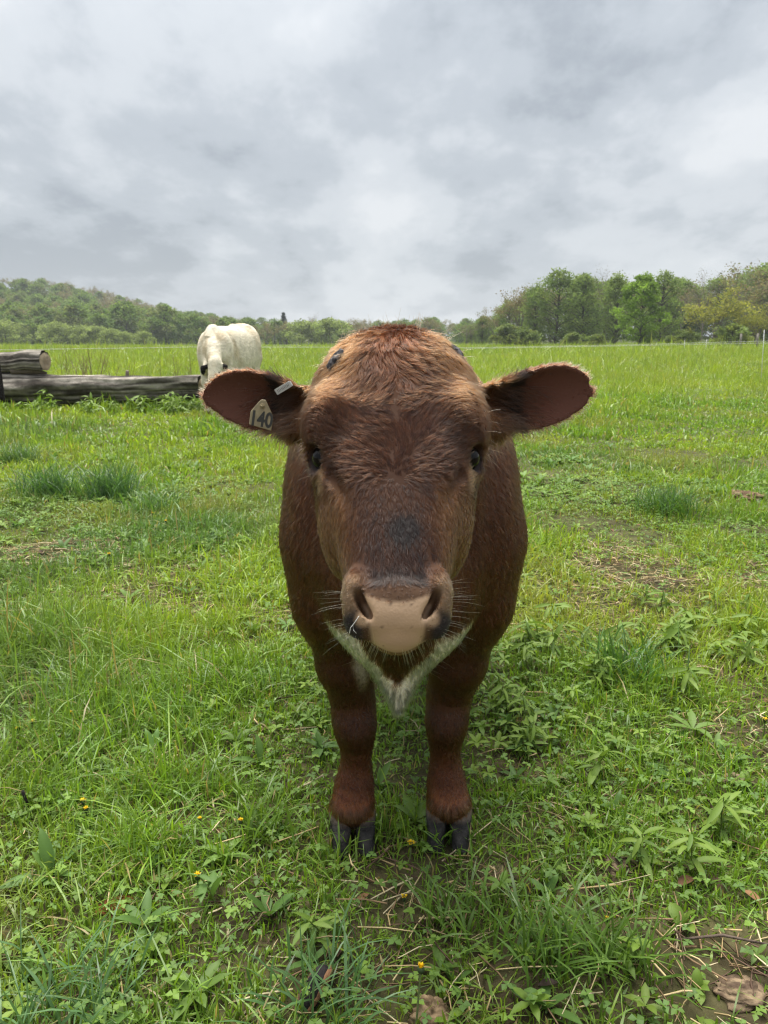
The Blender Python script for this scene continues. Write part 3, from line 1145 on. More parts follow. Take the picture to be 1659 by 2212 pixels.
for sd in (-1, 1):
    for i in spots((bs_ > .178) & (bs_ < .200) & (bx_ * sd > .115) & (bv_ > -.115) & (bv_ < -.05), 26):
        strand(BP[i], np.array([sd * .8, -.65, -.35]) + rng.normal(0, .15, 3), rng.uniform(.012, .022), rng.uniform(0, .4), .00030, np.array([.03, .012, .008]))
    for i in spots((bs_ > .12) & (bs_ < .20) & (bx_ * sd > .128), 14):
        strand(BP[i], BN[i] + np.array([sd * .4, -.2, -.1]) + rng.normal(0, .3, 3), rng.uniform(.02, .035), .2, .00022, np.array([.4, .25, .13]))
    t_, b_, c_, L_ = ear_co(BP, sd)
    base, ea, eb, ec, _ = ear_frame(sd)
    inner = (t_ > .05) & (t_ < .40 + .14 * rng.random(len(t_))) & (BN @ ec > .2) & (b_ > -.05) & (b_ < .018)
    for i in spots(inner, 700):
        strand(BP[i], ea * rng.uniform(.7, 1.2) + ec * rng.uniform(.2, .7) + eb * rng.uniform(-.5, .25), rng.uniform(.022, .060), rng.uniform(0, .35), .00026,
               np.array([.060, .024, .012]) * rng.uniform(.3, 1.8), rng.uniform(0, .10))
    low = (t_ > .0) & (t_ < .45) & (b_ < -.036) & (np.abs(c_) < .05)
    for i in spots(low, 160):
        strand(BP[i], ea * .45 + eb * -.9 + ec * .3 + rng.normal(0, .2, 3), rng.uniform(.014, .034), .3, .00026, np.array([.10, .038, .02]) * rng.uniform(.5, 1.6))
    edge = (t_ > .3) & (t_ < 1.05) & ((np.interp(t_, EAR_T, EAR_U[sd]) - b_ < .007) | (b_ + np.interp(t_, EAR_T, EAR_D[sd]) < .007)) & (np.abs(c_) < .04) & (np.abs(b_) < .075)
    for i in spots(edge, 700):
        o_ = 1 if b_[i] > 0 else -1
        strand(BP[i], ea * rng.uniform(.4, 1.0) + eb * o_ * rng.uniform(.4, .9) + rng.normal(0, .2, 3), rng.uniform(.006, .014), .1, .00024, np.array([.36, .19, .09]) * rng.uniform(.6, 1.5))
whisk = hair_object("whisker", np.array(wp), np.array(wr), np.array(wc), M_HAIR, bull, (-.04, -1.64, 0))
whisk["kind"] = "stuff"
print("HAIRS", NH, len(wp))

# ------------------------------------------------------------------ the lie of the land
def ground_h(x, y):
    x, y = np.asarray(x, float), np.asarray(y, float)
    r = np.hypot(x - .05, y - 1.75)
    bumps = (fbm(x + 20, y + 40, .2, 1.1, 3) - .5) * .10 + (fbm(x + 9, y + 3, .7, 6, 2) - .5) * .030
    amp = sstep(.25, .9, r) * (1 - .5 * sstep(20, 60, y))
    swell = (fbm(x + 200, y + 200, .5, .05, 2) - .5) * .35 * sstep(4, 25, y)
    right_rise = .30 * sstep(8, 40, x) * sstep(25, 60, y)
    return bumps * amp + swell + right_rise


def hill_h(x, y):
    x, y = np.asarray(x, float), np.asarray(y, float)
    rise = sstep(215, 400, y) * 26.5 * sstep(-35, -235, x - (y - 300) * .05)
    return -1.0 + sstep(210, 235, y) * 1.4 + rise + sstep(240, 420, y) * 2.0 + (fbm(x, y, .3, .012, 2) - .5) * 3.0 * sstep(230, 300, y)


def sheet(xs, ys, hf):
    X, Y = np.meshgrid(xs, ys, indexing='ij')
    Z = hf(X, Y)
    P = np.stack([X, Y, Z], -1).reshape(-1, 3)
    nx, ny = X.shape
    i = (np.arange(nx - 1)[:, None] * ny + np.arange(ny - 1)[None]).ravel()
    return P, np.stack([i, i + ny, i + ny + 1, i + 1], 1)


def tree_noise(t, scale, detail=5, rough=.55):
    tc = t.nodes.new("ShaderNodeTexCoord")
    n = t.nodes.new("ShaderNodeTexNoise")
    n.inputs["Scale"].default_value = scale
    n.inputs["Detail"].default_value = detail
    n.inputs["Roughness"].default_value = rough
    link(t, tc.outputs["Object"], n.inputs["Vector"])
    return n.outputs["Fac"], tc


def ramp(t, fac, stops):
    r = t.nodes.new("ShaderNodeValToRGB")
    el = r.color_ramp.elements
    el[0].position, el[0].color = stops[0][0], (*stops[0][1], 1)
    el[1].position, el[1].color = stops[-1][0], (*stops[-1][1], 1)
    for p, c in stops[1:-1]:
        q = el.new(p)
        q.color = (*c, 1)
    link(t, fac, r.inputs[0])
    return r.outputs[0]


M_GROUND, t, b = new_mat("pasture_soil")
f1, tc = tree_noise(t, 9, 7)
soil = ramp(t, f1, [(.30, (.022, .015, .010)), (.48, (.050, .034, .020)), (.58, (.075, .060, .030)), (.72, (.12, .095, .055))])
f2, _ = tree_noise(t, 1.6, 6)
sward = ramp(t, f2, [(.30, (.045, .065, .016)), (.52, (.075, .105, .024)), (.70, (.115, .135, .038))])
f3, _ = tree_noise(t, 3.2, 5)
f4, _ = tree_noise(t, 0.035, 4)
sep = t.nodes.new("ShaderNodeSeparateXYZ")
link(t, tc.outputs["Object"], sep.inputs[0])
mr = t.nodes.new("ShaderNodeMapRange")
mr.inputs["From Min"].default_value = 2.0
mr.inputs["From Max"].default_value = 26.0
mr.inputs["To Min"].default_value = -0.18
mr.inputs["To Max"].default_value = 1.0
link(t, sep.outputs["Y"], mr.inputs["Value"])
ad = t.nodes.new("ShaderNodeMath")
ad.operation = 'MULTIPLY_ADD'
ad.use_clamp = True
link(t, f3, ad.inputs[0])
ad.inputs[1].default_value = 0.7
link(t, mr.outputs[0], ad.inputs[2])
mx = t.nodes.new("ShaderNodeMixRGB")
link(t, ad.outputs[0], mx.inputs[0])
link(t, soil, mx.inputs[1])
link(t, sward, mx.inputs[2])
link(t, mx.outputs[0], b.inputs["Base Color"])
b.inputs["Roughness"].default_value = 0.9
b.inputs["Specular IOR Level"].default_value = 0.15
bp = t.nodes.new("ShaderNodeBump")
bp.inputs["Strength"].default_value = .7
bp.inputs["Distance"].default_value = .02
f5, _ = tree_noise(t, 45, 6)
link(t, f5, bp.inputs["Height"])
link(t, bp.outputs[0], b.inputs["Normal"])

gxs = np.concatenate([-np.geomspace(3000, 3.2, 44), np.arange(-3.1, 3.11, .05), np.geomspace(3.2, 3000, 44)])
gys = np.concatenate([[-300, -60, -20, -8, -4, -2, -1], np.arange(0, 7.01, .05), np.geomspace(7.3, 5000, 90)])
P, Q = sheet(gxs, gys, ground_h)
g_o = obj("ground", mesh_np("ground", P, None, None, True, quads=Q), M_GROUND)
tag(g_o, "green grazed pasture ground with bare muddy patches", kind="structure")

M_HILL, t, b = new_mat("forest_floor")
f1, _ = tree_noise(t, .08, 6)
link(t, ramp(t, f1, [(.35, (.030, .045, .014)), (.6, (.055, .060, .024))]), b.inputs["Base Color"])
b.inputs["Roughness"].default_value = 1.0
b.inputs["Specular IOR Level"].default_value = .05
P, Q = sheet(np.linspace(-420, 420, 90), np.linspace(205, 700, 60), hill_h)
h_o = obj("hill", mesh_np("hill", P, None, None, True, quads=Q), M_HILL)
tag(h_o, "low wooded hill rising at the far left of the field", kind="structure")


# ------------------------------------------------------------------ trees
def rot_about(v, k, a):
    return v * math.cos(a) + np.cross(k, v) * math.sin(a) + k * (k @ v) * (1 - math.cos(a))


def grow(seed, height, trunk_frac=.25, spread=.5, levels=4, upward=.35, trunk_r=None, kids=(3, 4), droop=0.0):
    """limbs as tapered polylines; returns branches and twig ends"""
    r = np.random.default_rng(seed)
    br, tips = [], []
    tr = trunk_r or height * .017

    def limb(p, d, length, rad, lv):
        n = 4
        pts = [p]
        for k in range(n):
            d = d + r.normal(0, .10 + .03 * lv, 3) + np.array([0, 0, upward * .18 - droop * .1 * lv])
            d = d / np.linalg.norm(d)
            pts.append(pts[-1] + d * length / n)
        pts = np.array(pts)
        br.append((pts, np.linspace(rad, rad * .45, n + 1), lv))
        if lv >= levels:
            tips.append((pts[-1], length))
            tips.append((pts[2], length))
            return
        m = r.integers(kids[0], kids[1] + 1)
        for k in range(m):
            f = r.uniform(.30, 1.0) if k else 1.0
            q = pts[0] + 0
            i = f * n
            i0 = min(int(i), n - 1)
            q = pts[i0] + (pts[i0 + 1] - pts[i0]) * (i - i0)
            ax_ = np.cross(d, r.normal(0, 1, 3))
            ax_ /= np.linalg.norm(ax_) + 1e-9
            ang = r.uniform(.35, .95) * (spread / .5) if k else r.uniform(.05, .35)
            limb(q, rot_about(d, ax_, ang), length * r.uniform(.58, .80), rad * (.52 if k else .62), lv + 1)

    base = np.array([0, 0, -0.15])
    d = np.array([r.normal(0, .05), r.normal(0, .05), 1.0])
    tl = height * trunk_frac
    top = base + d * tl
    mid = base + d * tl * .5 + r.normal(0, .05, 3)
    br.append((np.array([base, mid, top]), np.array([tr * 1.25, tr, tr * .85]), 0))
    n0 = 4
    for k in range(n0):
        a = 2 * np.pi * (k + r.uniform(-.3, .3)) / n0
        tilt = spread * r.uniform(.5, 1.3)
        limb(top + d * height * .02 * k, np.array([math.cos(a) * tilt, math.sin(a) * tilt, 1.0]) / np.hypot(tilt, 1), height * r.uniform(.24, .34), tr * .6, 1)
    # a leader
    limb(top, d / np.linalg.norm(d), height * .34, tr * .75, 1)
    return br, tips


def leaf_cards(centres, normals_up, size, colr, r, aspect=.75):
    """small bent leaf sprays: two triangles each"""
    n = len(centres)
    a = r.normal(0, 1, (n, 3))
    a /= np.linalg.norm(a, axis=1)[:, None]
    c = np.array([0, 0, normals_up]) + r.normal(0, .7, (n, 3))
    b_ = np.cross(c, a)
    b_ /= np.linalg.norm(b_, axis=1)[:, None] + 1e-9
    a = np.cross(b_, c)
    a /= np.linalg.norm(a, axis=1)[:, None] + 1e-9
    s_ = (size * r.uniform(.6, 1.4, n))[:, None]
    P = np.stack([centres - a * s_, centres + b_ * s_ * aspect * .8 + c * .0, centres + a * s_ - np.array([0, 0, .25]) * s_, centres - b_ * s_ * aspect * .8], 1).reshape(-1, 3)
    i = np.arange(n)[:, None] * 4
    T = np.concatenate([i + np.array([[0, 1, 3]]), i + np.array([[1, 2, 3]])])
    return P, T, np.repeat(colr, 4, axis=0)


def tree_proto(seed, height, leaf_cols, leaf_size, per_tip, clump_r, bark=(.075, .065, .055), up=.6, min_branch=3, **kw):
    br, tips = grow(seed, height, **kw)
    zmax = max(t_[0][2] for t_ in tips)
    sc = height / (zmax + .2)
    r = np.random.default_rng(seed + 500)
    mb = MB()
    for pts, rad, lv in br:
        if lv > min_branch:
            continue
        mb.tube(pts * sc, rad * sc, 6 if lv < 2 else 4, np.array(bark) * r.uniform(.8, 1.2), cap=False)
    trunk = mesh_np("trunk", np.concatenate(mb.v), np.concatenate(mb.t), np.concatenate(mb.c))
    tp_ = np.array([t_[0] for t_ in tips]) * sc
    m = len(tp_)
    cid = np.repeat(np.arange(m), per_tip)
    pos = tp_[cid] + r.normal(0, 1, (len(cid), 3)) * clump_r * np.array([1, 1, .7])
    pal = np.array(leaf_cols)
    tone = pal[r.integers(0, len(pal), m)]
    colr = tone[cid] * r.uniform(.75, 1.3, (len(cid), 1))
    P, T, Cc = leaf_cards(pos, up, leaf_size, colr, r)
    crown = mesh_np("crown", P, T, Cc, False)
    return trunk, crown


def bush_proto(seed, rx, rz, leaf_cols, n, size):
    """many stems from the ground, leaves through a rounded but uneven volume"""
    r = np.random.default_rng(seed)
    mb = MB()
    lob = [(r.normal(0, rx * .45, 2), r.uniform(.45, .75)) for _ in range(8)]
    cs = []
    for c2, sz in lob:
        top = np.array([c2[0], c2[1], rz * (1.05 - .35 * (np.linalg.norm(c2) / rx) ** 2)])
        mb.tube(np.array([[c2[0] * .2, c2[1] * .2, -.1], [c2[0] * .6, c2[1] * .6, top[2] * .45], top * .85]), [rx * .035, rx * .02, rx * .008], 5, (.07, .06, .045), cap=False)
        k = n // 8
        d = r.normal(0, 1, (k, 3))
        d /= np.linalg.norm(d, axis=1)[:, None]
        rr_ = r.random(k) ** .4
        p = np.stack([c2[0] + d[:, 0] * rr_ * rx * sz, c2[1] + d[:, 1] * rr_ * rx * sz, top[2] * .55 + d[:, 2] * rr_ * rz * .52], 1)
        cs.append(p[p[:, 2] > 0.05])
    pos = np.concatenate(cs)
    pal = np.array(leaf_cols)
    colr = pal[(fbm(pos[:, 0], pos[:, 1], pos[:, 2], 1.3, 2) * 2.2 * len(pal)).astype(int) % len(pal)] * r.uniform(.75, 1.3, (len(pos), 1))
    P, T, Cc = leaf_cards(pos, .8, size, colr, r)
    return mesh_np("stem", np.concatenate(mb.v), np.concatenate(mb.t), np.concatenate(mb.c)), mesh_np("foliage", P, T, Cc, False)


def pine_proto(seed, height):
    r = np.random.default_rng(seed)
    mb = MB()
    mb.tube(np.array([[0, 0, -.1], [.05, 0, height * .5], [0, 0, height]]), [height * .018, height * .012, .02], 6, (.05, .04, .032), cap=False)
    pos, colr = [], []
    for z in np.linspace(height * .25, height * .99, 30):
        L = (height - z) * .26 + height * .035
        for k in range(6):
            a = r.uniform(0, 2 * np.pi)
            l_ = L * r.uniform(.6, 1.15)
            q = r.random(26) ** .7
            p = np.stack([np.cos(a) * l_ * q, np.sin(a) * l_ * q, z + l_ * q * .12 + 0 * q], 1) + r.normal(0, .16, (26, 3))
            pos.append(p)
            colr.append(np.tile(np.array([.022, .040, .022]) * r.uniform(.7, 1.3), (26, 1)))
    P, T, Cc = leaf_cards(np.concatenate(pos), .7, .32, np.concatenate(colr), r, .4)
    return mesh_np("trunk", np.concatenate(mb.v), np.concatenate(mb.t), np.concatenate(mb.c)), mesh_np("crown", P, T, Cc, False)


def lobed_proto(seed, height, width, leaf_cols, lobes, per_lobe, size, low=.12, lobe_r=.15, flat=.75, top_heavy=.45, bark=(.075, .065, .055), trunk_r=.018, gap=0.0):
    """a crown of many separate leaf masses hung on limbs, with air between them"""
    r = np.random.default_rng(seed)
    mb = MB()
    zt = np.linspace(-.2, height * .93, 7)
    wob = np.cumsum(r.normal(0, height * .008, (7, 2)), axis=0)
    stem = np.stack([wob[:, 0], wob[:, 1], zt], 1)
    mb.tube(stem, np.linspace(height * trunk_r, height * .003, 7), 7, np.array(bark), cap=False)
    pos, colr = [], []
    pal = np.array(leaf_cols)
    for k in range(lobes):
        f = low + (1 - low) * ((k + r.random()) / lobes) ** .85
        env = width * .5 * np.interp(f, [low, low + .15, top_heavy, .8, 1.0], [.55, .85, 1.0, .66, .12]) * r.uniform(.75, 1.15)
        a = k * 2.399 + r.normal(0, .4)
        rad = env * math.sqrt(r.uniform(.12, 1.0))
        c0 = np.array([math.cos(a) * rad, math.sin(a) * rad, f * height - lobe_r * height * .4 * (f > .85)])
        i_ = np.clip(f - .14, .05, 1)
        q = np.array([np.interp(i_ * height, zt, stem[:, 0]), np.interp(i_ * height, zt, stem[:, 1]), i_ * height])
        m_ = (q + c0) / 2 + np.array([0, 0, height * .02])
        mb.tube(np.array([q, m_, c0]), [height * .006, height * .004, height * .0015], 4, np.array(bark) * r.uniform(.8, 1.2), cap=False)
        lr = height * lobe_r * r.uniform(.65, 1.25)
        n_ = int(per_lobe * r.uniform(.7, 1.3))
        d = r.normal(0, 1, (n_, 3))
        d /= np.linalg.norm(d, axis=1)[:, None]
        rr_ = r.random(n_) ** .45 * (1 + r.normal(0, .12, n_))
        p = c0 + d * (rr_ * lr)[:, None] * np.array([1, 1, flat])
        keep = (d[:, 2] > -.75) & (p[:, 2] > .15)
        p = p[keep]
        pos.append(p)
        colr.append(pal[r.integers(0, len(pal))] * r.uniform(.82, 1.2) * r.uniform(.8, 1.25, (len(p), 1)))
    P, T, Cc = leaf_cards(np.concatenate(pos), .7, size, np.concatenate(colr), r)
    return mesh_np("trunk", np.concatenate(mb.v), np.concatenate(mb.t), np.concatenate(mb.c)), mesh_np("crown", P, T, Cc, False)


G1 = [(.165, .255, .040), (.190, .285, .046), (.140, .220, .038)]
G2 = [(.150, .205, .058), (.175, .225, .064), (.125, .180, .055)]
GY = [(.260, .255, .050), (.210, .225, .045), (.290, .275, .060)]
GB = [(.190, .160, .090), (.170, .175, .080), (.205, .160, .100)]
GH = [(.130, .190, .052), (.155, .210, .056), (.105, .165, .048), (.145, .170, .062)]
PROTO = {
    "lone": lobed_proto(11, 11.5, 9.6, G1, 58, 150, .21, low=.10, lobe_r=.105, flat=.55, top_heavy=.36, trunk_r=.016),
    "tall": [lobed_proto(s_, 15, w_, G2, 60, 85, .22, low=.06, lobe_r=.105, flat=.8, top_heavy=.55) for s_, w_ in ((21, 9), (22, 7.5), (23, 10))],
    "yellow": tree_proto(31, 11, GY, .17, 12, .42, trunk_frac=.10, spread=.70, levels=4, kids=(3, 3), trunk_r=.14, bark=(.15, .13, .10), min_branch=4),
    "brown": [tree_proto(s_, 13, GB, .17, 20, .55, trunk_frac=.12, spread=.45, levels=4, kids=(2, 3), trunk_r=.17, bark=(.13, .11, .095), min_branch=4) for s_ in (41, 42)],
    "bare": [tree_proto(s_, 15, [(.17, .145, .10)], .10, 4, .4, trunk_frac=.25, spread=.40, levels=4, kids=(3, 3), trunk_r=.15, bark=(.17, .15, .13), min_branch=5) for s_ in (51, 52)],
    "round": [lobed_proto(s_, 11, w_, GH, 38, 80, .30, low=.05, lobe_r=.15, flat=.8, top_heavy=.45) for s_, w_ in ((61, 10), (62, 8.5), (63, 9.5))],
    "bush": [lobed_proto(s_, 3.2, 5.6, [(.230, .280, .095), (.255, .305, .105), (.205, .250, .088)], 34, 110, .13, low=.10, lobe_r=.24, flat=.75, top_heavy=.35) for s_ in (71, 72)],
    "shrub": [lobed_proto(s_, 2.0, 3.0, [(.17, .20, .05), (.14, .185, .055)], 24, 90, .11, low=.08, lobe_r=.22, flat=.8, top_heavy=.3) for s_ in (76,)],
    "pine": pine_proto(81, 13),
}


def plant(name, protos, x, y, h, base_h, label, cat, group, rz=None, wide=1.0, z=None):
    tr_, cr_ = protos
    o = empty(name, (x, y, (ground_h(x, y) if z is None else z)), random.uniform(0, 6.28) if rz is None else rz)
    s_ = h / base_h
    o.scale = (s_ * wide, s_ * wide, s_)
    tag(o, label, cat, group)
    a = obj(tr_.name.split('.')[0], tr_, M_BARK, o)
    c = obj(cr_.name.split('.')[0], cr_, M_TREE, o)
    return o


HOR = 512 - FPX * math.tan(PITCH)


def sight(X, Ytop, y):
    """world x and height of a top seen at (X, Ytop) at distance y"""
    p = at(X, Ytop, y)
    return p[0], p[2]


def tree_at(name, protos, X, Yt, y, base_h, label, cat="tree", group=None, wide=1.0, rz=None):
    x, z = sight(X, Yt, y)
    g = float(ground_h(x, y)) if y < 212 else float(hill_h(x, y))
    return plant(name, protos, x, y, z - g, base_h, label, cat, group, rz, wide, z=g)


# right-hand wood, from the photograph's left to right: kind, X, top, distance, width
WOOD = "trees along the right edge of the field"
tree_at("leafy_tree", PROTO["lone"], 1392, 590, 92, 11.5, "bright green lone tree standing out in front of the right-hand wood", group=WOOD, wide=.92, rz=.4)
front = [
    ("tall", 0, 1040, 688, 150, 1.0, "leftmost tall dark green tree, where the right-hand wood begins beside the bull's head"),
    ("brown", 0, 1075, 660, 140, 1.0, "brownish half-leafed tree at the low left end of the right-hand wood"),
    ("brown", 1, 1122, 618, 128, 1.05, "tall brown-budded tree left of the big green trees in the right-hand wood"),
    ("tall", 1, 1160, 612, 122, .9, "slim green tree between the brown tree and the big round-topped green tree"),
    ("tall", 2, 1205, 580, 118, 1.15, "big round-topped green tree in the left half of the right-hand wood"),
    ("tall", 0, 1262, 588, 116, 1.05, "tall green tree with gaps in its crown, left of the lone tree"),
    ("bare", 0, 1318, 568, 124, 1.0, "thin pale tree with almost bare top just left above the lone tree"),
    ("tall", 1, 1335, 590, 120, 1.0, "green tree standing right behind the lone tree"),
    ("tall", 2, 1440, 585, 118, 1.0, "greyish green tree just right behind the lone tree"),
    ("bare", 1, 1480, 605, 122, .9, "bare twiggy tree between the grey-green tree and the yellow tree"),
    ("bare", 0, 1528, 578, 116, 1.0, "bare grey tree rising above the left side of the yellow tree"),
    ("yellow", 0, 1552, 612, 100, 1.25, "yellow-leaved open tree at the right end of the wood"),
    ("bare", 1, 1608, 562, 112, 1.0, "tallest bare tree at the right above the yellow tree"),
    ("brown", 0, 1655, 562, 106, 1.1, "reddish brown tree cut off by the right edge"),
    ("yellow", 0, 1640, 650, 96, .9, "smaller yellow-green tree beside the right edge"),
]
for kind, q, X, Yt, y, wd, lab in front:
    pr = PROTO[kind]
    pr = pr if kind == "yellow" else pr[q]
    bh = {"tall": 15, "brown": 13, "bare": 15, "yellow": 11}[kind]
    tree_at("bare_tree" if kind == "bare" else "leafy_tree", pr, X, Yt, y, bh, lab, group=WOOD, wide=wd)
for X, Yt, y, lab in ((1100, 700, 118, "small yellow-green young tree at the left foot of the right-hand wood"),
                      (1142, 712, 110, "rounded pale green shrub at the foot of the right-hand wood"),
                      (1240, 718, 106, "low green shrub beneath the tall trees left of the lone tree"),
                      (1290, 722, 104, "low shrub between the tall trunks just left of the lone tree"),
                      (1480, 712, 100, "dull green shrub right of the lone tree"),
                      (1585, 700, 92, "light green bush under the yellow tree"),
                      (1450, 725, 102, "lowest shrub close behind the lone tree's right side")):
    x, z = sight(X, Yt, y)
    plant("shrub", PROTO["shrub"][0], x, y, z - float(ground_h(x, y)), 2.0, lab, "shrub", "shrubs at the foot of the right-hand wood", wide=1.25)
r_ = np.random.default_rng(7)
for k in range(70):
    X = r_.uniform(1000, 1760)
    y = r_.uniform(132, 175)
    edge = np.interp(X, [1000, 1060, 1100, 1180, 1300, 1420, 1540, 1660, 1760], [690, 672, 640, 605, 592, 598, 588, 566, 560])
    kind = r_.choice(["tall", "brown", "tall", "bare"])
    pr = PROTO[kind][r_.integers(0, len(PROTO[kind]))]
    lab = {"tall": "green tree packed into the depth of the right-hand wood", "brown": "brownish half-leafed tree packed into the depth of the right-hand wood",
           "bare": "bare pale tree packed into the depth of the right-hand wood"}[kind]
    tree_at("bare_tree" if kind == "bare" else "leafy_tree", pr, X, edge + r_.uniform(0, 32), y, {"tall": 15, "brown": 13, "bare": 15}[kind], lab,
            group={"tall": "green trees in the depth of the right-hand wood", "brown": "brown trees in the depth of the right-hand wood",
                   "bare": "bare trees in the depth of the right-hand wood"}[kind], wide=1.25)

# willow-like bushes in front of the hill at the left
for X, Yt, y, wd, lab in ((8, 694, 205, 1.25, "large round bush at the left edge in front of the hill"),
                          (120, 698, 200, 1.15, "broad pale green bush, largest of the row in front of the hill"),
                          (172, 704, 199, 1.05, "pale bush joined to the right side of the largest bush"),
                          (205, 706, 198, 1.1, "middle bush of the pale green row in front of the hill"),
                          (240, 712, 197, 1.0, "rounded bush right of the middle of the pale row"),
                          (270, 718, 196, .95, "small bush second from the right end of the pale row"),
                          (309, 717, 195, .95, "small separate bush at the right end of the pale row"),
                          (652, 694, 212, 1.1, "rounded willow bush to the right of the white cow"),
                          (712, 690, 211, 1.2, "round green bush just left of the bull's head")):
    x, z = sight(X, Yt, y)
    plant("bush", PROTO["bush"][int(X) % 2], x, y, z - float(ground_h(x, y)) + .2, 3.2, lab, "bush", "pale bushes along the far edge of the field", wide=wd)
tree_at("pine_tree", PROTO["pine"], 612, 676, 285, 13, "dark pointed pine standing above the distant tree line")
tree_at("bare_tree", PROTO["bare"][0], 672, 672, 300, 15, "thin leafless tree sticking up from the distant tree line left of the bull's head", group="bare trees of the distant line")
# the wooded hill and the distant tree line
HILLTOP = ([-120, 0, 100, 150, 200, 260, 330, 430, 560, 700, 860, 960, 1100, 1240], [598, 600, 600, 606, 618, 636, 650, 676, 688, 690, 688, 686, 690, 690])
KH = {"round": (11, "rounded green tree among many on the wooded hill behind the field", "green trees on the wooded hill"),
      "brown": (13, "brownish half-leafed tree among many on the wooded hill behind the field", "brown trees on the wooded hill"),
      "bare": (15, "bare grey tree on the crest of the wooded hill behind the field", "bare trees on the wooded hill")}
nt_ = 0
for row, y in enumerate(np.linspace(218, 430, 15)):
    st = 6.6 + row * .12
    x0, x1 = (-118 * st / 6.6 * y / 430 - 62), 150
    for x in np.arange(-.72 * y, .30 * y, st):
        x = x + r_.uniform(-2.2, 2.2)
        yy = y + r_.uniform(-6, 6)
        g = float(hill_h(x, yy))
        X = (x / (yy * .976) * FPX + 384) * 1659 / 768
        if X > 1080 or X < -300:
            continue
        if 1 < row < 15 and X > 470 and row % 3:
            continue
        lim = np.interp(X, *HILLTOP) + (r_.uniform(-5, 12))
        _, ztop = sight(X, lim, yy)
        kind = r_.choice(["round", "brown", "bare"], p=[.80, .18, .02] if row < 10 else [.25, .55, .20])
        hgt = r_.uniform(8, 12.5) if kind == "round" else r_.uniform(9, 13)
        if X > 470:
            hgt = r_.uniform(8.5, 12)
        hgt = min(hgt, ztop - g)
        if hgt < 4.5:
            continue
        bh, lab, grp = KH[kind]
        pr = PROTO[kind][r_.integers(0, len(PROTO[kind]))]
        plant("bare_tree" if kind == "bare" else "leafy_tree", pr, x, yy, hgt, bh, lab, "tree", grp, z=g - .3, wide=1.15)
        nt_ += 1
print("HILL TREES", nt_)

# ------------------------------------------------------------------ grass and ground cover
def trample(x, y):
    """0 where hooves have worn the sward away, 1 where it is whole"""
    m = np.ones_like(x)
    for cx, cy, rx, ry, k in ((.10, 1.50, .22, .16, .65), (.88, 1.22, .42, .20, .80), (.50, 1.35, .14, .08, .5), (-.45, 1.75, .28, .10, .55), (-.62, 2.05, .20, .10, .5),
                              (-.15, 1.20, .10, .12, .5), (-.95, 2.6, .25, .10, .5), (1.2, 1.65, .2, .08, .4), (.35, 1.72, .25, .10, .35), (-.75, 3.3, .3, .12, .5),
                              (1.05, 2.2, .3, .1, .4), (2.35, 4.9, .35, .15, .6), (-.35, 1.45, .16, .06, .4), (.62, 1.22, .16, .07, .6)):
        d = np.hypot((x - cx) / rx, (y - cy) / ry) + .5 * (fbm(x, y, .1, 7, 2) - .5)
        m = m * (1 - k * sstep(1.25, .45, d))
    n = fbm(x, y, .9, 1.6, 3)
    m2 = 1 - .8 * sstep(.60, .70, fbm(x + 60, y + 13, .2, .75, 3)) * sstep(9, 5, y)
    return m * (.45 + .55 * sstep(.33, .52, n)) * m2


def scatter(y0, y1, per_m2, margin=.9):
    """points over the strip of ground the camera could see, a step to either side included"""
    hw = lambda y: .53 * y + margin + .1
    n = int((y1 - y0) * (hw(y0) + hw(y1)) * per_m2)
    y = np.sqrt(rng.uniform((y0 + .8) ** 2, (y1 + .8) ** 2, n)) - .8
    x = rng.uniform(-1, 1, n) * hw(y)
    return x, y


def blades(x, y, h, w, colr, lean, segs, tip_yellow=.25, z0=None):
    """bent, tapering blades; returns verts, tris, colours"""
    n = len(x)
    a = rng.uniform(0, 2 * np.pi, n)
    f = a + rng.normal(0, .8, n) + np.pi / 2
    lx, ly = np.cos(a) * lean, np.sin(a) * lean
    wx, wy = np.cos(f), np.sin(f)
    z = ground_h(x, y) if z0 is None else z0
    V, Cc = [], []
    for k in range(segs + 1):
        q = k / segs
        bend = q ** 1.8
        px, py = x + lx * h * bend, y + ly * h * bend
        pz = z - .008 + h * (q - .42 * np.clip(lean, 0, 1.3) * q ** 2.4)
        ww = w * (.62 + .5 * q - .25 * q * q) if k < segs else 0 * w
        c = colr * (1 + .10 * q) + (np.array([.05, .03, -.002]) * tip_yellow * q ** 3)
        if k < segs:
            V += [np.stack([px - wx * ww / 2, py - wy * ww / 2, pz], 1), np.stack([px + wx * ww / 2, py + wy * ww / 2, pz], 1)]
            Cc += [c, c]
        else:
            V.append(np.stack([px, py, pz], 1))
            Cc.append(c)
    m = 2 * segs + 1
    P = np.stack(V, 1).reshape(-1, 3)
    C = np.stack(Cc, 1).reshape(-1, 3)
    base = np.arange(n)[:, None] * m
    T = []
    for k in range(segs - 1):
        T += [base + np.array([[2 * k, 2 * k + 1, 2 * k + 3]]), base + np.array([[2 * k, 2 * k + 3, 2 * k + 2]])]
    T.append(base + np.array([[2 * segs - 2, 2 * segs - 1, 2 * segs]]))
    return P, np.concatenate(T), C


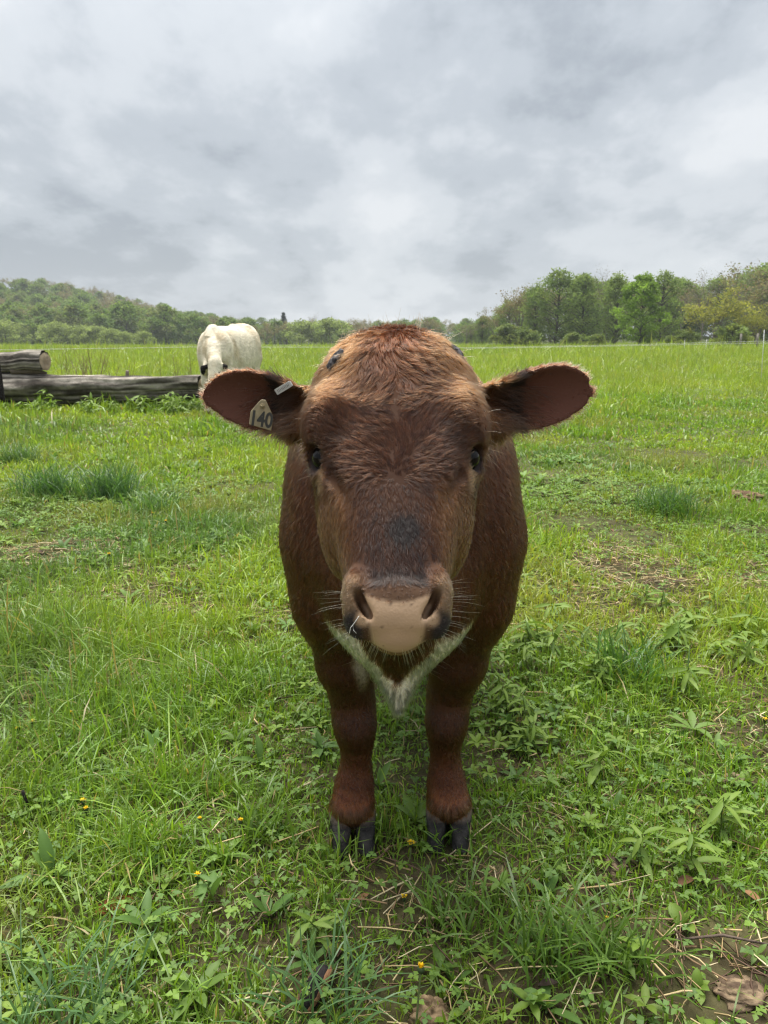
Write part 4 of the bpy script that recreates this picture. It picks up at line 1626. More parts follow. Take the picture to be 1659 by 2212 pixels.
def grass_colour(x, y, n):
    """a meadow mix: fresh yellow-green, blue-green, a few straw blades"""
    g = np.array([[.170, .285, .024], [.200, .320, .026], [.132, .240, .026], [.225, .310, .032], [.125, .240, .048]])
    p = fbm(x, y, .2, .55, 3) + .25 * (fbm(x, y, .6, 2.8, 2) - .5)
    c = lerp(np.array([.112, .205, .025]), np.array([.245, .315, .032]), sstep(.36, .64, p))
    c = .55 * c + .45 * g[rng.integers(0, 5, n)]
    blue = sstep(.56, .70, fbm(x + 40, y, .1, .4, 2)) * .55
    c = lerp(c, np.array([.070, .140, .060]), blue)
    c = c * rng.uniform(.62, 1.35, (n, 1))
    c = lerp(c, np.array([.270, .265, .070]), sstep(.50, .72, fbm(x + 17, y + 31, .5, .9, 3)) * .55)
    straw = rng.random(n) < .055
    c[straw] = np.array([.30, .24, .10]) * rng.uniform(.7, 1.2, (straw.sum(), 1))
    return c


def height_field(x, y):
    h = .35 + 1.0 * sstep(.35, .70, fbm(x + 11, y + 5, .4, .8, 3)) + .35 * sstep(.5, .7, fbm(x, y, .8, 3.5, 2))
    return h


gp, gt, gc, goff = [], [], [], 0


def put(P, T, C):
    global goff
    gp.append(P.astype(np.float32))
    gt.append(T + goff)
    gc.append(C.astype(np.float32))
    goff += len(P)


for y0, y1, d, hb, wb, sg in ((.85, 1.9, 16500, .125, .0041, 4), (1.9, 3.2, 12500, .095, .0047, 3), (3.2, 5.5, 5600, .070, .0064, 3), (5.5, 9, 2000, .088, .0120, 2),
                              (9, 16, 620, .125, .0230, 2), (16, 30, 190, .19, .042, 1), (30, 60, 60, .30, .075, 1), (60, 125, 13, .40, .19, 1)):
    x, y = scatter(y0, y1, d, .9 if y0 < 9 else 3.0)
    tm = trample(x, y) if y0 < 9 else np.ones_like(x)
    k = rng.random(len(x)) < tm
    # not under the hooves
    k &= ~(((np.abs(x + .078) < .046) | (np.abs(x - .161) < .046)) & (np.abs(y - 1.69) < .080))
    x, y, tm = x[k], y[k], tm[k]
    n = len(x)
    h = hb * height_field(x, y) * rng.uniform(.45, 1.45, n) * (.55 + .45 * tm)
    # the grass under and beside the bull has been grazed short
    h *= 1 - .45 * sstep(.95, .25, np.hypot(x - .04, (y - 1.75) * .6))
    h = np.where(y > 30, h * (1 + .3 * sstep(40, 70, y)), h)
    tall = rng.random(n) < .05
    h = np.where(tall, h * 1.9, h)
    w = wb * rng.uniform(.6, 1.4, n)
    lean = np.abs(rng.normal(.35, .33, n))
    lean = np.where(rng.random(n) < .30, rng.uniform(.9, 1.6, n), lean)
    c = grass_colour(x, y, n)
    if y0 >= 16:
        c = lerp(c, np.array([.215, .275, .034]) * rng.uniform(.8, 1.25, (n, 1)), np.full(n, .5))
    put(*blades(x, y, h, w, c, lean, sg))

grass = obj("grass", mesh_np("grass", np.concatenate(gp), np.concatenate(gt), np.concatenate(gc), True), M_GRASS)
tag(grass, "fresh green pasture grass of uneven height covering the field", kind="stuff")
NT = sum(len(t_) for t_ in gt)


# ---- clover: three heart-shaped leaflets on a stalk
def leaflets(centres, yaw, pitch, size, colr, wide, npt=4):
    """cupped oval leaf blades: centre row and two edges"""
    n = len(centres)
    q = np.linspace(0, 1, npt)
    prof = np.sin(np.pi * np.clip(q, 0, 1) ** .9) ** .75
    prof[-1] = .0
    prof[0] = .06
    d = np.stack([np.cos(yaw) * np.cos(pitch), np.sin(yaw) * np.cos(pitch), np.sin(pitch)], 1)
    sd = np.stack([-np.sin(yaw), np.cos(yaw), 0 * yaw], 1)
    upv = np.cross(d, sd)
    V, Cc = [], []
    droop = rng.uniform(.1, .5, n)
    for k in range(npt):
        mid = centres + d * (size * q[k])[:, None] - np.array([0, 0, 1.0]) * (size * droop * q[k] ** 2)[:, None]
        e = (size * wide * prof[k] * .5)[:, None]
        lift = upv * (size * wide * prof[k] * .16)[:, None]
        V += [mid + sd * e + lift, mid, mid - sd * e + lift]
        Cc += [colr, colr * 1.12, colr]
    m = npt * 3
    P = np.stack(V, 1).reshape(-1, 3)
    C = np.stack(Cc, 1).reshape(-1, 3)
    base = np.arange(n)[:, None] * m
    T = []
    for k in range(npt - 1):
        for s_ in (0, 1):
            i = 3 * k + s_
            T += [base + np.array([[i, i + 1, i + 4]]), base + np.array([[i, i + 4, i + 3]])]
    return P, np.concatenate(T), C


def rosette_cover(name, label, y0, y1, per, clump_scale, thr, height, size, wide, k, cols, pitch, spread=.0, thin=None):
    x, y = scatter(y0, y1, per)
    m = fbm(x + 3, y + 70, .3, clump_scale, 2) > thr
    m &= rng.random(len(x)) < .35 + .65 * trample(x, y)
    m &= ~(((np.abs(x + .078) < .06) | (np.abs(x - .161) < .06)) & (np.abs(y - 1.68) < .10))
    x, y = x[m], y[m]
    n = len(x)
    z = ground_h(x, y) + rng.uniform(*height, n)
    a0 = rng.uniform(0, 2 * np.pi, n)
    cen = np.repeat(np.stack([x, y, z], 1), k, 0)
    yaw = np.repeat(a0, k) + np.tile(np.arange(k) * 2 * np.pi / k, n) + rng.normal(0, .2, n * k)
    pal = np.array(cols)
    c = np.repeat(pal[rng.integers(0, len(pal), n)] * rng.uniform(.8, 1.25, (n, 1)), k, 0)
    P, T, C = leaflets(cen, yaw, rng.uniform(*pitch, n * k), np.repeat(rng.uniform(*size, n) * (1 + .35 * sstep(2.5, 7, y)), k), c, wide, 3 if k == 3 else 4)
    o = obj(name, mesh_np(name, P, T, C, True), M_LEAF)
    tag(o, label, kind="stuff")
    return len(T)


NT += rosette_cover("clover", "small three-leaved clover growing low among the grass", .9, 6.5, 640, 1.3, .49, (.012, .055), (.009, .017), .95, 3,
                    [(.110, .190, .034), (.135, .220, .034), (.095, .170, .038)], (-.15, .45))
NT += rosette_cover("broad_leaves", "small broad-leaved weeds mixed into the grass", .9, 9.0, 85, 1.7, .49, (.004, .045), (.022, .050), .36, 5,
                    [(.140, .220, .030), (.110, .185, .030), (.160, .235, .034)], (.05, .8))
NT += rosette_cover("plantain", "low plantain rosettes with longer strap leaves in the turf", .9, 9.0, 18, 1.1, .52, (.0, .02), (.05, .10), .26, 6,
                    [(.085, .160, .034), (.115, .190, .036)], (.25, 1.0))

# ---- dry stalks and dead leaves lying in the worn places
x, y = scatter(.9, 4.5, 1500)
tm = trample(x, y)
k = rng.random(len(x)) < (1.02 - tm) * .9 + .04
x, y = x[k], y[k]
n = len(x)
L = rng.uniform(.02, .13, n)
a = rng.uniform(0, 2 * np.pi, n)
wd = rng.uniform(.0009, .0024, n)
z = ground_h(x, y) + rng.uniform(.002, .022, n)
tilt = rng.normal(0, .12, n)
dv = np.stack([np.cos(a), np.sin(a), tilt], 1) * L[:, None]
sv = np.stack([-np.sin(a), np.cos(a), 0 * a], 1) * wd[:, None]
c0 = np.stack([x, y, z], 1)
up = np.array([0, 0, 1.0]) * wd[:, None]
ring = [sv, -sv * .5 + up * .87, -sv * .5 - up * .87]
mid = c0 + dv * .5 + np.stack([rng.normal(0, 1, n), rng.normal(0, 1, n), np.abs(rng.normal(0, .6, n))], 1) * (L * .06)[:, None]
P = np.stack([c0 + r_i for r_i in ring] + [mid + r_i for r_i in ring] + [c0 + dv + r_i * .6 for r_i in ring], 1).reshape(-1, 3)
T = []
base = np.arange(n)[:, None] * 9
for lv in (0, 3):
    for j in range(3):
        j2 = (j + 1) % 3
        T += [base + np.array([[lv + j, lv + j2, lv + 3 + j2]]), base + np.array([[lv + j, lv + 3 + j2, lv + 3 + j]])]
pal = np.array([[.46, .36, .19], [.34, .25, .12], [.20, .13, .07], [.52, .44, .27], [.10, .06, .04]])
C = np.repeat(pal[rng.integers(0, 5, n)] * rng.uniform(.8, 1.2, (n, 1)), 9, 0)
o = obj("straw", mesh_np("straw", P, np.concatenate(T), C, True), M_DRY)
tag(o, "dry straw and dead stalks littering the worn patches of turf", kind="stuff")
NT += n * 12

x, y = scatter(.9, 5.0, 42)
tm = trample(x, y)
k = rng.random(len(x)) < (1.1 - tm)
x, y = x[k], y[k]
n = len(x)
pal = np.array([[.10, .050, .026], [.065, .036, .022], [.16, .085, .040], [.045, .030, .022]])
P, T, C = leaflets(np.stack([x, y, ground_h(x, y) + rng.uniform(.004, .02, n)], 1), rng.uniform(0, 6.28, n), rng.uniform(-.1, .5, n), rng.uniform(.025, .065, n),
                   pal[rng.integers(0, 4, n)] * rng.uniform(.7, 1.3, (n, 1)), .42, 5)
o = obj("dead_leaves", mesh_np("dead_leaves", P, T, C, True), M_DRY)
tag(o, "brown dead leaves lying in the grass", kind="stuff")
NT += len(T)
print("GRASS TRIS", NT)

# ------------------------------------------------------------------ ear tag, clip, scars, saliva (parts of the bull)
def rel(v):
    return np.asarray(v) - np.array([.04, 1.64, 0])


M_TAG = attr_mat("dirty_tag_plastic", rough=0.5, spec=0.4, var=0.22, var_scale=90)
M_INK, t, b = new_mat("tag_ink")
b.inputs["Base Color"].default_value = (.030, .028, .022, 1)
b.inputs["Roughness"].default_value = .6
M_METAL, t, b = new_mat("dull_metal")
b.inputs["Base Color"].default_value = (.50, .49, .46, 1)
b.inputs["Metallic"].default_value = .8
b.inputs["Roughness"].default_value = .38
base, ea, eb, ec, eL = ear_frame(-1)


def text_mesh(body, size, ext):
    cu = bpy.data.curves.new("txt", 'FONT')
    cu.body = body
    cu.size = size
    cu.extrude = ext
    cu.align_x, cu.align_y = 'CENTER', 'CENTER'
    cu.offset = size * .03
    tmp = bpy.data.objects.new("txt", cu)
    COL.objects.link(tmp)
    bpy.context.view_layer.update()
    me_ = bpy.data.meshes.new_from_object(tmp.evaluated_get(bpy.context.evaluated_depsgraph_get()))
    bpy.data.objects.remove(tmp, do_unlink=True)
    return me_


def plate(outline, th):
    n = len(outline)
    o_ = np.asarray(outline, float)
    inn = o_ * .96 + o_.mean(0) * .04
    V = np.concatenate([np.c_[o_, np.full(n, -th)], np.c_[o_, np.full(n, th * .4)], np.c_[inn, np.full(n, th)]])
    T = []
    for k in range(n):
        k2 = (k + 1) % n
        for lv in (0, n):
            T += [(lv + k, lv + k2, lv + n + k2), (lv + k, lv + n + k2, lv + n + k)]
    for k in range(1, n - 1):
        T += [(2 * n, 2 * n + k, 2 * n + k + 1), (0, k + 1, k)]
    return V, np.array(T)


def on_frame(o, pos, xa, ya, za):
    M = Matrix(((xa[0], ya[0], za[0], pos[0]), (xa[1], ya[1], za[1], pos[1]), (xa[2], ya[2], za[2], pos[2]), (0, 0, 0, 1)))
    o.matrix_local = M


px_m = 1659 / 768 * FPX / 1.34           # photo (1659) pixels per metre at the ear
tag_c = at(565, 900, 1.318)
tx, ty = np.array([1, .12, -.16]), None
tx = tx / np.linalg.norm(tx)
tz = np.array([.05, -1, .10])
tz -= tx * (tx @ tz)
tz /= np.linalg.norm(tz)
ty = np.cross(tz, tx)
ol = [(-24, -20), (24, -27), (25, -2), (22, 8), (8, 30), (4, 36), (-4, 36), (-9, 31), (-24, 8)]
ol = [(a_ / px_m, b_ / px_m) for a_, b_ in ol]
mb = MB()
V, T = plate(ol, .0013)
mb.add(V, T, (.27, .22, .125))
tg = mb.build("ear_tag", M_TAG, bull, smooth=False)
tg["label"] = "worn cream ear tag with black 140"
on_frame(tg, rel(tag_c), tx, ty, tz)
nm = obj("number", text_mesh("140", 38 / px_m, .0004), M_INK, tg)
nm.location = (0, -.0055, .0016)
nm.scale = (.86, 1.15, 1)
mb = MB()
a_ = np.linspace(0, 2 * np.pi, 13)
mb.tube(np.stack([.0036 * np.cos(a_), .0036 * np.sin(a_), 0 * a_], 1), .0009, 6, (.30, .24, .12), cap=False)
mb.tube([(0, 0, -.006), (0, 0, .0025)], [.0026, .0024], 10, (.40, .33, .18))
for q in range(4):
    mb.tube([(.0012 * math.cos(q * 1.57), .0012 * math.sin(q * 1.57), .0028), (.0032 * math.cos(q * 1.57), .0032 * math.sin(q * 1.57), .0022)], .0006, 4, (.12, .09, .05))
bt = mb.build("button", M_TAG, tg)
bt.location = (-.0008, 22 / px_m, .0022)
# metal clip pinched over the upper edge of the ear
cl_c = at(612, 838, 1.312)
cx = np.array([1.0, .0, .58])
cx /= np.linalg.norm(cx)
cz = np.array([.05, -1, .05])
cz -= cx * (cx @ cz)
cz /= np.linalg.norm(cz)
cy = np.cross(cz, cx)
w_, h_ = 18 / px_m, 6.5 / px_m
mb = MB()
V, T = plate([(-w_, -h_), (w_ * .94, -h_), (w_, -h_ * .7), (w_, h_ * .7), (w_ * .94, h_), (-w_, h_)], .0016)
mb.add(V, T, (1, 1, 1))
V, T = plate([(-w_ * 1.02, -h_ * .9), (-w_ * .86, -h_ * .9), (-w_ * .86, h_ * .9), (-w_ * 1.02, h_ * .9)], .006)
mb.add(V - np.array([0, 0, .005]), T, (1, 1, 1))
V, T = plate([(w_ * .9, -h_ * .8), (w_ * 1.04, -h_ * .8), (w_ * 1.04, h_ * .8), (w_ * .9, h_ * .8)], .006)
mb.add(V - np.array([0, 0, .005]), T, (1, 1, 1))
cl = mb.build("ear_clip", M_METAL, bull, smooth=False)
on_frame(cl, rel(cl_c), cx, cy, cz)
mb = MB()
for q in range(9):                       # stamped characters, too worn to read
    u_ = -w_ * .74 + q * w_ * .18
    mb.tube([(u_, -h_ * .5, .0016), (u_ + w_ * .02, h_ * .5, .0016)], .0004, 4, (.1, .1, .1))
    if q % 2:
        mb.tube([(u_, h_ * (.45 if q % 4 == 1 else 0), .0016), (u_ + w_ * .11, h_ * (.45 if q % 4 == 1 else 0), .0016)], .0004, 4, (.1, .1, .1))
st_ = mb.build("stamping", M_INK, cl)
# healed scars where the horn buds were
M_SCAB = attr_mat("dry_scab", rough=.7, spec=.35, bump=1.0, bump_scale=220, var=.5, var_scale=160)
for X, Y, yy, ang, sz in ((724, 778, 1.268, 1.0, .017), (986, 762, 1.288, -.75, .013)):
    # put it on the hide: nearest vertex to the sight line
    d = ray(X, Y)
    d /= np.linalg.norm(d)
    relp = BP - np.array([0, 0, CAM_H])
    tpar = relp @ d
    dist = np.linalg.norm(relp - tpar[:, None] * d, axis=1) + .3 * np.maximum(tpar - 1.6, 0) + (BN @ d > 0) * 1.0
    i_ = int(np.argmin(dist + .05 * tpar))
    c_, n_ = BP[i_], BN[i_]
    xa = np.array([math.cos(ang), 0, math.sin(ang)])
    xa -= n_ * (xa @ n_)
    xa /= np.linalg.norm(xa)
    ya = np.cross(n_, xa)
    g_ = np.linspace(-1, 1, 15)
    U_, V_ = np.meshgrid(g_, g_, indexing='ij')
    rr_ = np.clip(1 - U_ ** 2 - V_ ** 2, 0, 1)
    hh = rr_ ** .5 * (.0035 + .003 * noise3(U_ * 3, V_ * 3, 4.2 + ang)) - .004
    P = np.stack([U_ * sz * (1 + .2 * noise3(V_ * 2, 1, 3)), V_ * sz * .48, hh + .004], -1).reshape(-1, 3)
    i0 = (np.arange(14)[:, None] * 15 + np.arange(14)[None]).ravel()
    cc = lerp(np.array([.020, .017, .018]), np.array([.15, .14, .145]), sstep(.5, .75, fbm(P[:, 0], P[:, 1], .3, 260, 2)))
    o = obj("horn_scar", mesh_np("horn_scar", P, None, cc, True, quads=np.stack([i0, i0 + 15, i0 + 16, i0 + 1], 1)), M_SCAB, bull)
    on_frame(o, rel(c_ + n_ * .0035), xa, ya, n_)
M_SPIT, t, b = new_mat("saliva")
b.inputs["Base Color"].default_value = (.8, .8, .78, 1)
b.inputs["Roughness"].default_value = .15
mb = MB()
pts = [at(776, 1330, 1.012), at(768, 1342, 1.012), at(762, 1350, 1.016), at(764, 1362, 1.016), at(770, 1368, 1.016)]
mb.tube([rel(p_) for p_ in pts], [.0003, .0006, .0006, .0005, .0003], 5)
pts = [at(762, 1350, 1.016), at(757, 1356, 1.018), at(755, 1368, 1.018)]
mb.tube([rel(p_) for p_ in pts], [.0004, .0004, .0008], 5)
mb.build("saliva", M_SPIT, bull)

# ------------------------------------------------------------------ the grazing white cow and a black one
gx = np.arange(-.50, .50, .02)
gy = np.arange(-1.0, 2.05, .02)
gz = np.arange(-.06, 1.56, .02)
Fc = Field(gx, gy, gz)
cy_ = np.array([-.10, .02, .18, .45, .85, 1.25, 1.55, 1.75, 1.86])
cw_ = np.array([.10, .20, .27, .32, .36, .36, .33, .24, .10])
ct_ = np.array([1.10, 1.25, 1.33, 1.36, 1.37, 1.40, 1.43, 1.40, 1.20])
cb_ = np.array([.80, .68, .60, .56, .52, .54, .62, .75, .95])


def cow_fn(X, Y, Z):
    w, top, bot = (np.interp(Y, cy_, a_) for a_ in (cw_, ct_, cb_))
    c, h = (top + bot) / 2, (top - bot) / 2
    q = (np.abs(X / w) ** 2.5 + np.abs((Z - c) / h) ** 2.5) ** .4
    d = (q - 1) * np.minimum(w, h) * .9
    e_ = np.maximum(Y - cy_[-1], cy_[0] - Y)
    return np.where(e_ > 0, np.maximum(d, 0) + e_, d)


Fc.union(cow_fn, (-.4, -.2, .45), (.4, 1.95, 1.5), .05)
for sd in (-1, 1):
    Fc.ell((sd * .19, .18, .95), (.12, .20, .30), .07)
    Fc.ell((sd * .22, 1.48, 1.00), (.13, .26, .30), .08)
    Fc.ell((sd * .16, 1.40, 1.36), (.06, .10, .06), .06)
    Fc.chain([(sd * .19, .20, .75, .12), (sd * .18, .14, .50, .075), (sd * .17, .16, .36, .06), (sd * .17, .16, .14, .045), (sd * .17, .13, .03, .065)], .05)
    Fc.chain([(sd * .20, 1.55, .85, .17), (sd * .20, 1.50, .65, .11), (sd * .19, 1.64, .50, .06), (sd * .19, 1.62, .18, .048), (sd * .19, 1.58, .03, .065)], .06)
Fc.cap((0, .12, 1.12), (.24, -.36, .80), .22, .13, .06, sc=(.75, 1, 1.15))
Fc.cap((0, .10, .85), (-.02, -.25, .70), .14, .09, .10, sc=(.7, 1, 1))
Fc.cap((.25, -.38, .78), (.26, -.57, .44), .12, .085, .06, sc=(.95, 1, 1))
Fc.cap((.26, -.53, .48), (.26, -.62, .32), .085, .065, .05)
for sd in (-1, 1):
    Fc.cap((.25 + sd * .10, -.34, .78), (.25 + sd * .25, -.35, .74), .035, .05, .03, sc=(1, .6, 1))
    Fc.ell((.255 + sd * .09, -.45, .64), (.03, .04, .05), .03)
Fc.chain([(0, 1.86, 1.30, .04), (0, 1.93, 1.05, .03), (0, 1.93, .60, .035), (0, 1.93, .42, .05)], .03)
CP, CQ = Fc.mesh()
CP = relax(CP, CQ, 3, .5)
CN_ = Fc.grad(CP)
CP += CN_ * (.030 * (fbm(CP[:, 0] * 1.2, CP[:, 1], CP[:, 2] * .6, 4.5, 2) - .5) + .02 * np.exp(-((np.abs(CP[:, 0]) - .02) / .05) ** 2) * (CP[:, 2] > 1.2))[:, None]
CP[:, 0] += .008 * (fbm(CP[:, 0], CP[:, 1], CP[:, 2], 7, 2) - .5)


def cow_colours(P, black):
    n1 = fbm(P[:, 0], P[:, 1], P[:, 2], 5, 3)
    if black:
        return lerp(np.array([.012, .011, .012]), np.array([.025, .020, .018]), n1)
    c = lerp(np.array([.66, .59, .46]), np.array([.52, .43, .30]), sstep(.45, .7, n1))
    ear = (np.abs(P[:, 0] - .25) > .135) & (P[:, 1] < -.30) & (P[:, 2] > .6) & (P[:, 2] < .84) & (P[:, 2] > .56)
    muzzle = (P[:, 2] < .34) & (P[:, 1] < -.45)
    feet = P[:, 2] < .05
    eyes = np.minimum(np.linalg.norm(P - np.array([.150, -.46, .65]), axis=1), np.linalg.norm(P - np.array([.36, -.46, .65]), axis=1)) < .045
    c[ear | muzzle | feet | eyes] = (.014, .012, .012)
    return c


M_COAT2 = attr_mat("short_coat", rough=.85, spec=.1, bump=1.0, bump_scale=30, var=.16, var_scale=9)
wx, wz = sight(493, 704, 12.6)
cow = empty("white_cow", (-2.76, 12.5, float(ground_h(-2.7, 12.6)) + .0), R(-13))
cow.scale = (.90, .86, 1.02)
tag(cow, "cream-white cow with black ears grazing beyond the log", "cow")
obj("body", mesh_np("body", CP, None, cow_colours(CP, False), True, quads=CQ), M_COAT2, cow)
bc_ = empty("black_cow", (-7.62, 11.6, float(ground_h(-7, 11.6)) - .02), R(-84))
bc_.scale = (.95, .95, .84)
tag(bc_, "black cow mostly cut off by the left edge of the photo", "cow")
obj("body", mesh_np("body", CP, None, cow_colours(CP, True), True, quads=CQ), M_COAT2, bc_)
# eyes for the grazing cow
for root in (cow, bc_):
    for sd in (-1, 1):
        mb = MB()
        mb.tube([(.255 + sd * .112, -.465, .64), (.255 + sd * .125, -.470, .64)], [.020, .008], 8, (.01, .01, .01))
        mb.build("eye", M_EYE, root)

# ------------------------------------------------------------------ logs
def log_mesh(mb, p0, p1, r0, r1, seed, rough=.12, seg=26, rings=60):
    p0, p1 = np.asarray(p0, float), np.asarray(p1, float)
    d = p1 - p0
    L = np.linalg.norm(d)
    d /= L
    s_ = np.cross(d, [0, 0, 1.0])
    s_ /= np.linalg.norm(s_)
    u_ = np.cross(s_, d)
    q = np.linspace(0, 1, rings)
    a_ = np.linspace(0, 2 * np.pi, seg, endpoint=False)
    Q, A = np.meshgrid(q, a_, indexing='ij')
    rad = (r0 + (r1 - r0) * Q)
    rad = rad * (1 + rough * (fbm(np.cos(A) * 1.6 + seed, np.sin(A) * 1.6, Q * L * .9, 1.0, 2) - .5) * 2
                 + .16 * (fbm(np.cos(A) * 8 + seed, np.sin(A) * 8, Q * L * .7, 1.0, 3) - .5) * 2)
    rad = rad * (1 + .09 * np.cos(2 * A + seed + Q * 1.3) + .07 * np.cos(3 * A + seed * 2 - Q * 2.1))
    sag = .07 * (fbm(Q * L * 1.9, seed + 3, 0, 1, 2) - .5) + .12 * (fbm(Q * L * .6, seed, 0, 1, 2) - .5)
    P = p0 + d * (Q * L)[..., None] + s_ * (np.cos(A) * rad)[..., None] + u_ * (np.sin(A) * rad + sag)[..., None]
    c = lerp(np.array([.055, .046, .038]), np.array([.33, .295, .25]), sstep(.36, .66, fbm(np.cos(A) * 7 + seed, np.sin(A) * 7, Q * L * 1.3, 1.0, 4)))
    c = lerp(c, np.array([.030, .024, .020]), sstep(.56, .64, fbm(np.cos(A) * 3 + seed + 9, np.sin(A) * 3, Q * L * .8, 1.0, 3)) * .8)
    i = np.arange(rings - 1)[:, None] * seg
    j = np.arange(seg)[None]
    j2 = (j + 1) % seg
    T = np.concatenate([np.stack([i + j, i + j2, i + seg + j2], -1).reshape(-1, 3), np.stack([i + j, i + seg + j2, i + seg + j], -1).reshape(-1, 3)])
    mb.add(P.reshape(-1, 3), T, c.reshape(-1, 3))
    return d, s_, u_


def log_end(c0, d, s_, u_, r, seed):
    """a sawn end: rings of wood, a check or two"""
    a_ = np.linspace(0, 2 * np.pi, 26, endpoint=False)
    V, Cc = [np.asarray(c0) + d * .01], [np.array([.20, .15, .10])]
    for k, f in enumerate((.35, .7, 1.0)):
        rr_ = r * f * (1 + .10 * (noise3(np.cos(a_) * 2 + seed, np.sin(a_) * 2, k, 1) - .5))
        V += list(np.asarray(c0) + d * (.01 - .012 * (f == 1.0)) + s_ * (np.cos(a_) * rr_)[:, None] + u_ * (np.sin(a_) * rr_)[:, None])
        Cc += [np.array([.34, .27, .19]) * (1.0 if k == 1 else .72)] * 26
    T = []
    for j in range(26):
        j2 = (j + 1) % 26
        T.append((0, 1 + j, 1 + j2))
        for k in range(2):
            A, B = 1 + k * 26, 1 + (k + 1) * 26
            T += [(A + j, B + j, B + j2), (A + j, B + j2, A + j2)]
    return MB().add(np.array(V), np.array(T), np.array(Cc))


M_LOG = attr_mat("weathered_wood", rough=.85, spec=.12, bump=.9, bump_scale=14, var=.3, var_scale=7)
lg = empty("fallen_log", at(150, 860, 14.2))
tag(lg, "long weathered grey fallen log lying in front of the white cow", "log")
o0 = np.array(lg.location)
mb = MB()
pA, pB = at(-230, 838, 14.6), at(437, 838, 13.6)
dA = log_mesh(mb, pA - o0, pB - o0, .385, .190, 3.3, rough=.34, seg=56, rings=170)
mb.build("stem", M_LOG, lg)
e_ = log_end(pB - o0, *dA, .180, 2)
e_.build("cut_end", M_LOG, lg)
for X, Y, r_i, ln in ((76, 850, .11, .10), (275, 806, .030, .05), (240, 862, .06, .06)):
    mb = MB()
    q0 = at(X, Y, 14.32) - o0
    dd = np.array([0, -1, .15]) if X != 275 else np.array([.1, -.1, 1])
    q1 = q0 + dd * ln
    mb.tube([q0 - dd * .25, q0, q0 + dd * ln * .8, q1], [r_i * 1.35, r_i * 1.1, r_i, r_i * .82], 14, (.22, .185, .15))
    mb.build("knot", M_LOG, lg)
lg2 = empty("log", at(40, 800, 14.4))
tag(lg2, "shorter sawn log resting on top of the long fallen log", "log")
o0 = np.array(lg2.location)
mb = MB()
pA, pB = at(-200, 786, 14.7), at(98, 781, 14.0)
dA = log_mesh(mb, pA - o0, pB - o0, .165, .160, 8.1, rough=.26, seg=48, rings=90)
mb.build("stem", M_LOG, lg2)
log_end(pB - o0, *dA, .158, 5).build("cut_end", M_LOG, lg2)
ch = empty("wood_wedge", at(60, 803, 14.05))
tag(ch, "small broken piece of wood wedged between the two logs", "wood")
mb = MB()
mb.tube(np.array([(-.3, 0, .0), (-.05, .02, .02), (.18, 0, .0), (.34, 0, -.02)]), [.05, .065, .045, .02], 8, (.14, .11, .085))
mb.build("splinter", M_LOG, ch)

# ------------------------------------------------------------------ electric fence and far posts
M_WIRE, t, b = new_mat("pale_wire")
b.inputs["Base Color"].default_value = (.62, .62, .60, 1)
b.inputs["Roughness"].default_value = .5
M_POST, t, b = new_mat("white_post")
b.inputs["Base Color"].default_value = (.70, .70, .68, 1)
b.inputs["Roughness"].default_value = .5
M_WOODPOST = attr_mat("grey_post_wood", rough=.9, spec=.1, bump=.6, bump_scale=20, var=.25, var_scale=12)
fp = at(1647, 800, 25)
fen = empty("electric_fence", (fp[0], 25, float(ground_h(fp[0], 25))))
tag(fen, "thin white electric fence wire on a slim white post across the field", "fence")
f0 = np.array(fen.location)
top = at(1651, 713, 25) - f0
foot = np.array([0, 0, -.2])
mb = MB()
mb.tube([foot, foot * .4 + top * .6, top], [.011, .010, .009], 8)
mb.build("post", M_POST, fen)
wl = at(1640, 737, 25) - f0
runs = [[at(-500, 757, 17), at(30, 755.5, 18.5), at(420, 749.5, 22), at(760, 750, 24), at(1030, 751, 25), at(1350, 745, 25), at(1640, 737, 25), at(2300, 722, 25)],
        [at(1000, 753, 27), at(1300, 748, 26), at(1646, 741, 25.0), at(2300, 733, 25)]]
for rn in runs:
    p_ = np.array(rn) - f0
    mb = MB()
    mb.tube(p_, .0038, 5)
    mb.build("wire", M_WIRE, fen)
for k, X in enumerate((1525, 1478)):
    pp = at(X, 752, 62 + 4 * k)
    o = MB().tube([(0, 0, -.3), (0, 0, 1.05)], [.014, .011], 6).build("fence_stake", M_POST, None)
    o.location = (pp[0], pp[1], float(ground_h(pp[0], pp[1])))
    tag(o, ["thin white fence stake far off, below the yellow tree", "thin white fence stake far off, just right of the lone tree"][k], "post", "far white stakes")
for X, lab in ((1598, "grey wooden post standing left of the white fence post"), (1634, "rightmost wooden post behind the white fence post")):
    pp = at(X, 752, 70)
    o = MB().tube([(0, 0, -.3), (.02, 0, .9), (0.01, 0, 1.5)], [.11, .10, .09], 8, (.22, .20, .17)).build("wooden_post", M_WOODPOST, None)
    o.location = (pp[0], 70, float(ground_h(pp[0], 70)))
    tag(o, lab, "post", "far wooden posts")

# tall dead stems behind the log
mb = MB()
r_ = np.random.default_rng(5)
for X0, X1, n_ in ((140, 205, 22), (195, 215, 6), (235, 420, 16), (20, 60, 8)):
    for k in range(n_):
        X = r_.uniform(X0, X1)
        y = r_.uniform(14.9, 17)
        p_ = at(X, 830, y)
        p_[2] = float(ground_h(p_[0], y))
        h_ = r_.uniform(.7, 1.15) if X < 220 else r_.uniform(.5, 1.0)
        d_ = np.array([r_.normal(0, .16), r_.normal(0, .1), 1])
        mb.tube([p_, p_ + d_ * h_ * .5, p_ + d_ * h_ + np.array([r_.normal(0, .04), 0, 0])], [.007, .005, .002], 4, np.array([.24, .18, .10]) * r_.uniform(.6, 1.2), cap=False)
        for q in range(2):
            f_ = r_.uniform(.5, .9)
            s0 = p_ + d_ * h_ * f_
            mb.tube([s0, s0 + np.array([r_.normal(0, .1), r_.normal(0, .05), .16])], [.003, .0015], 3, (.22, .16, .09), cap=False)
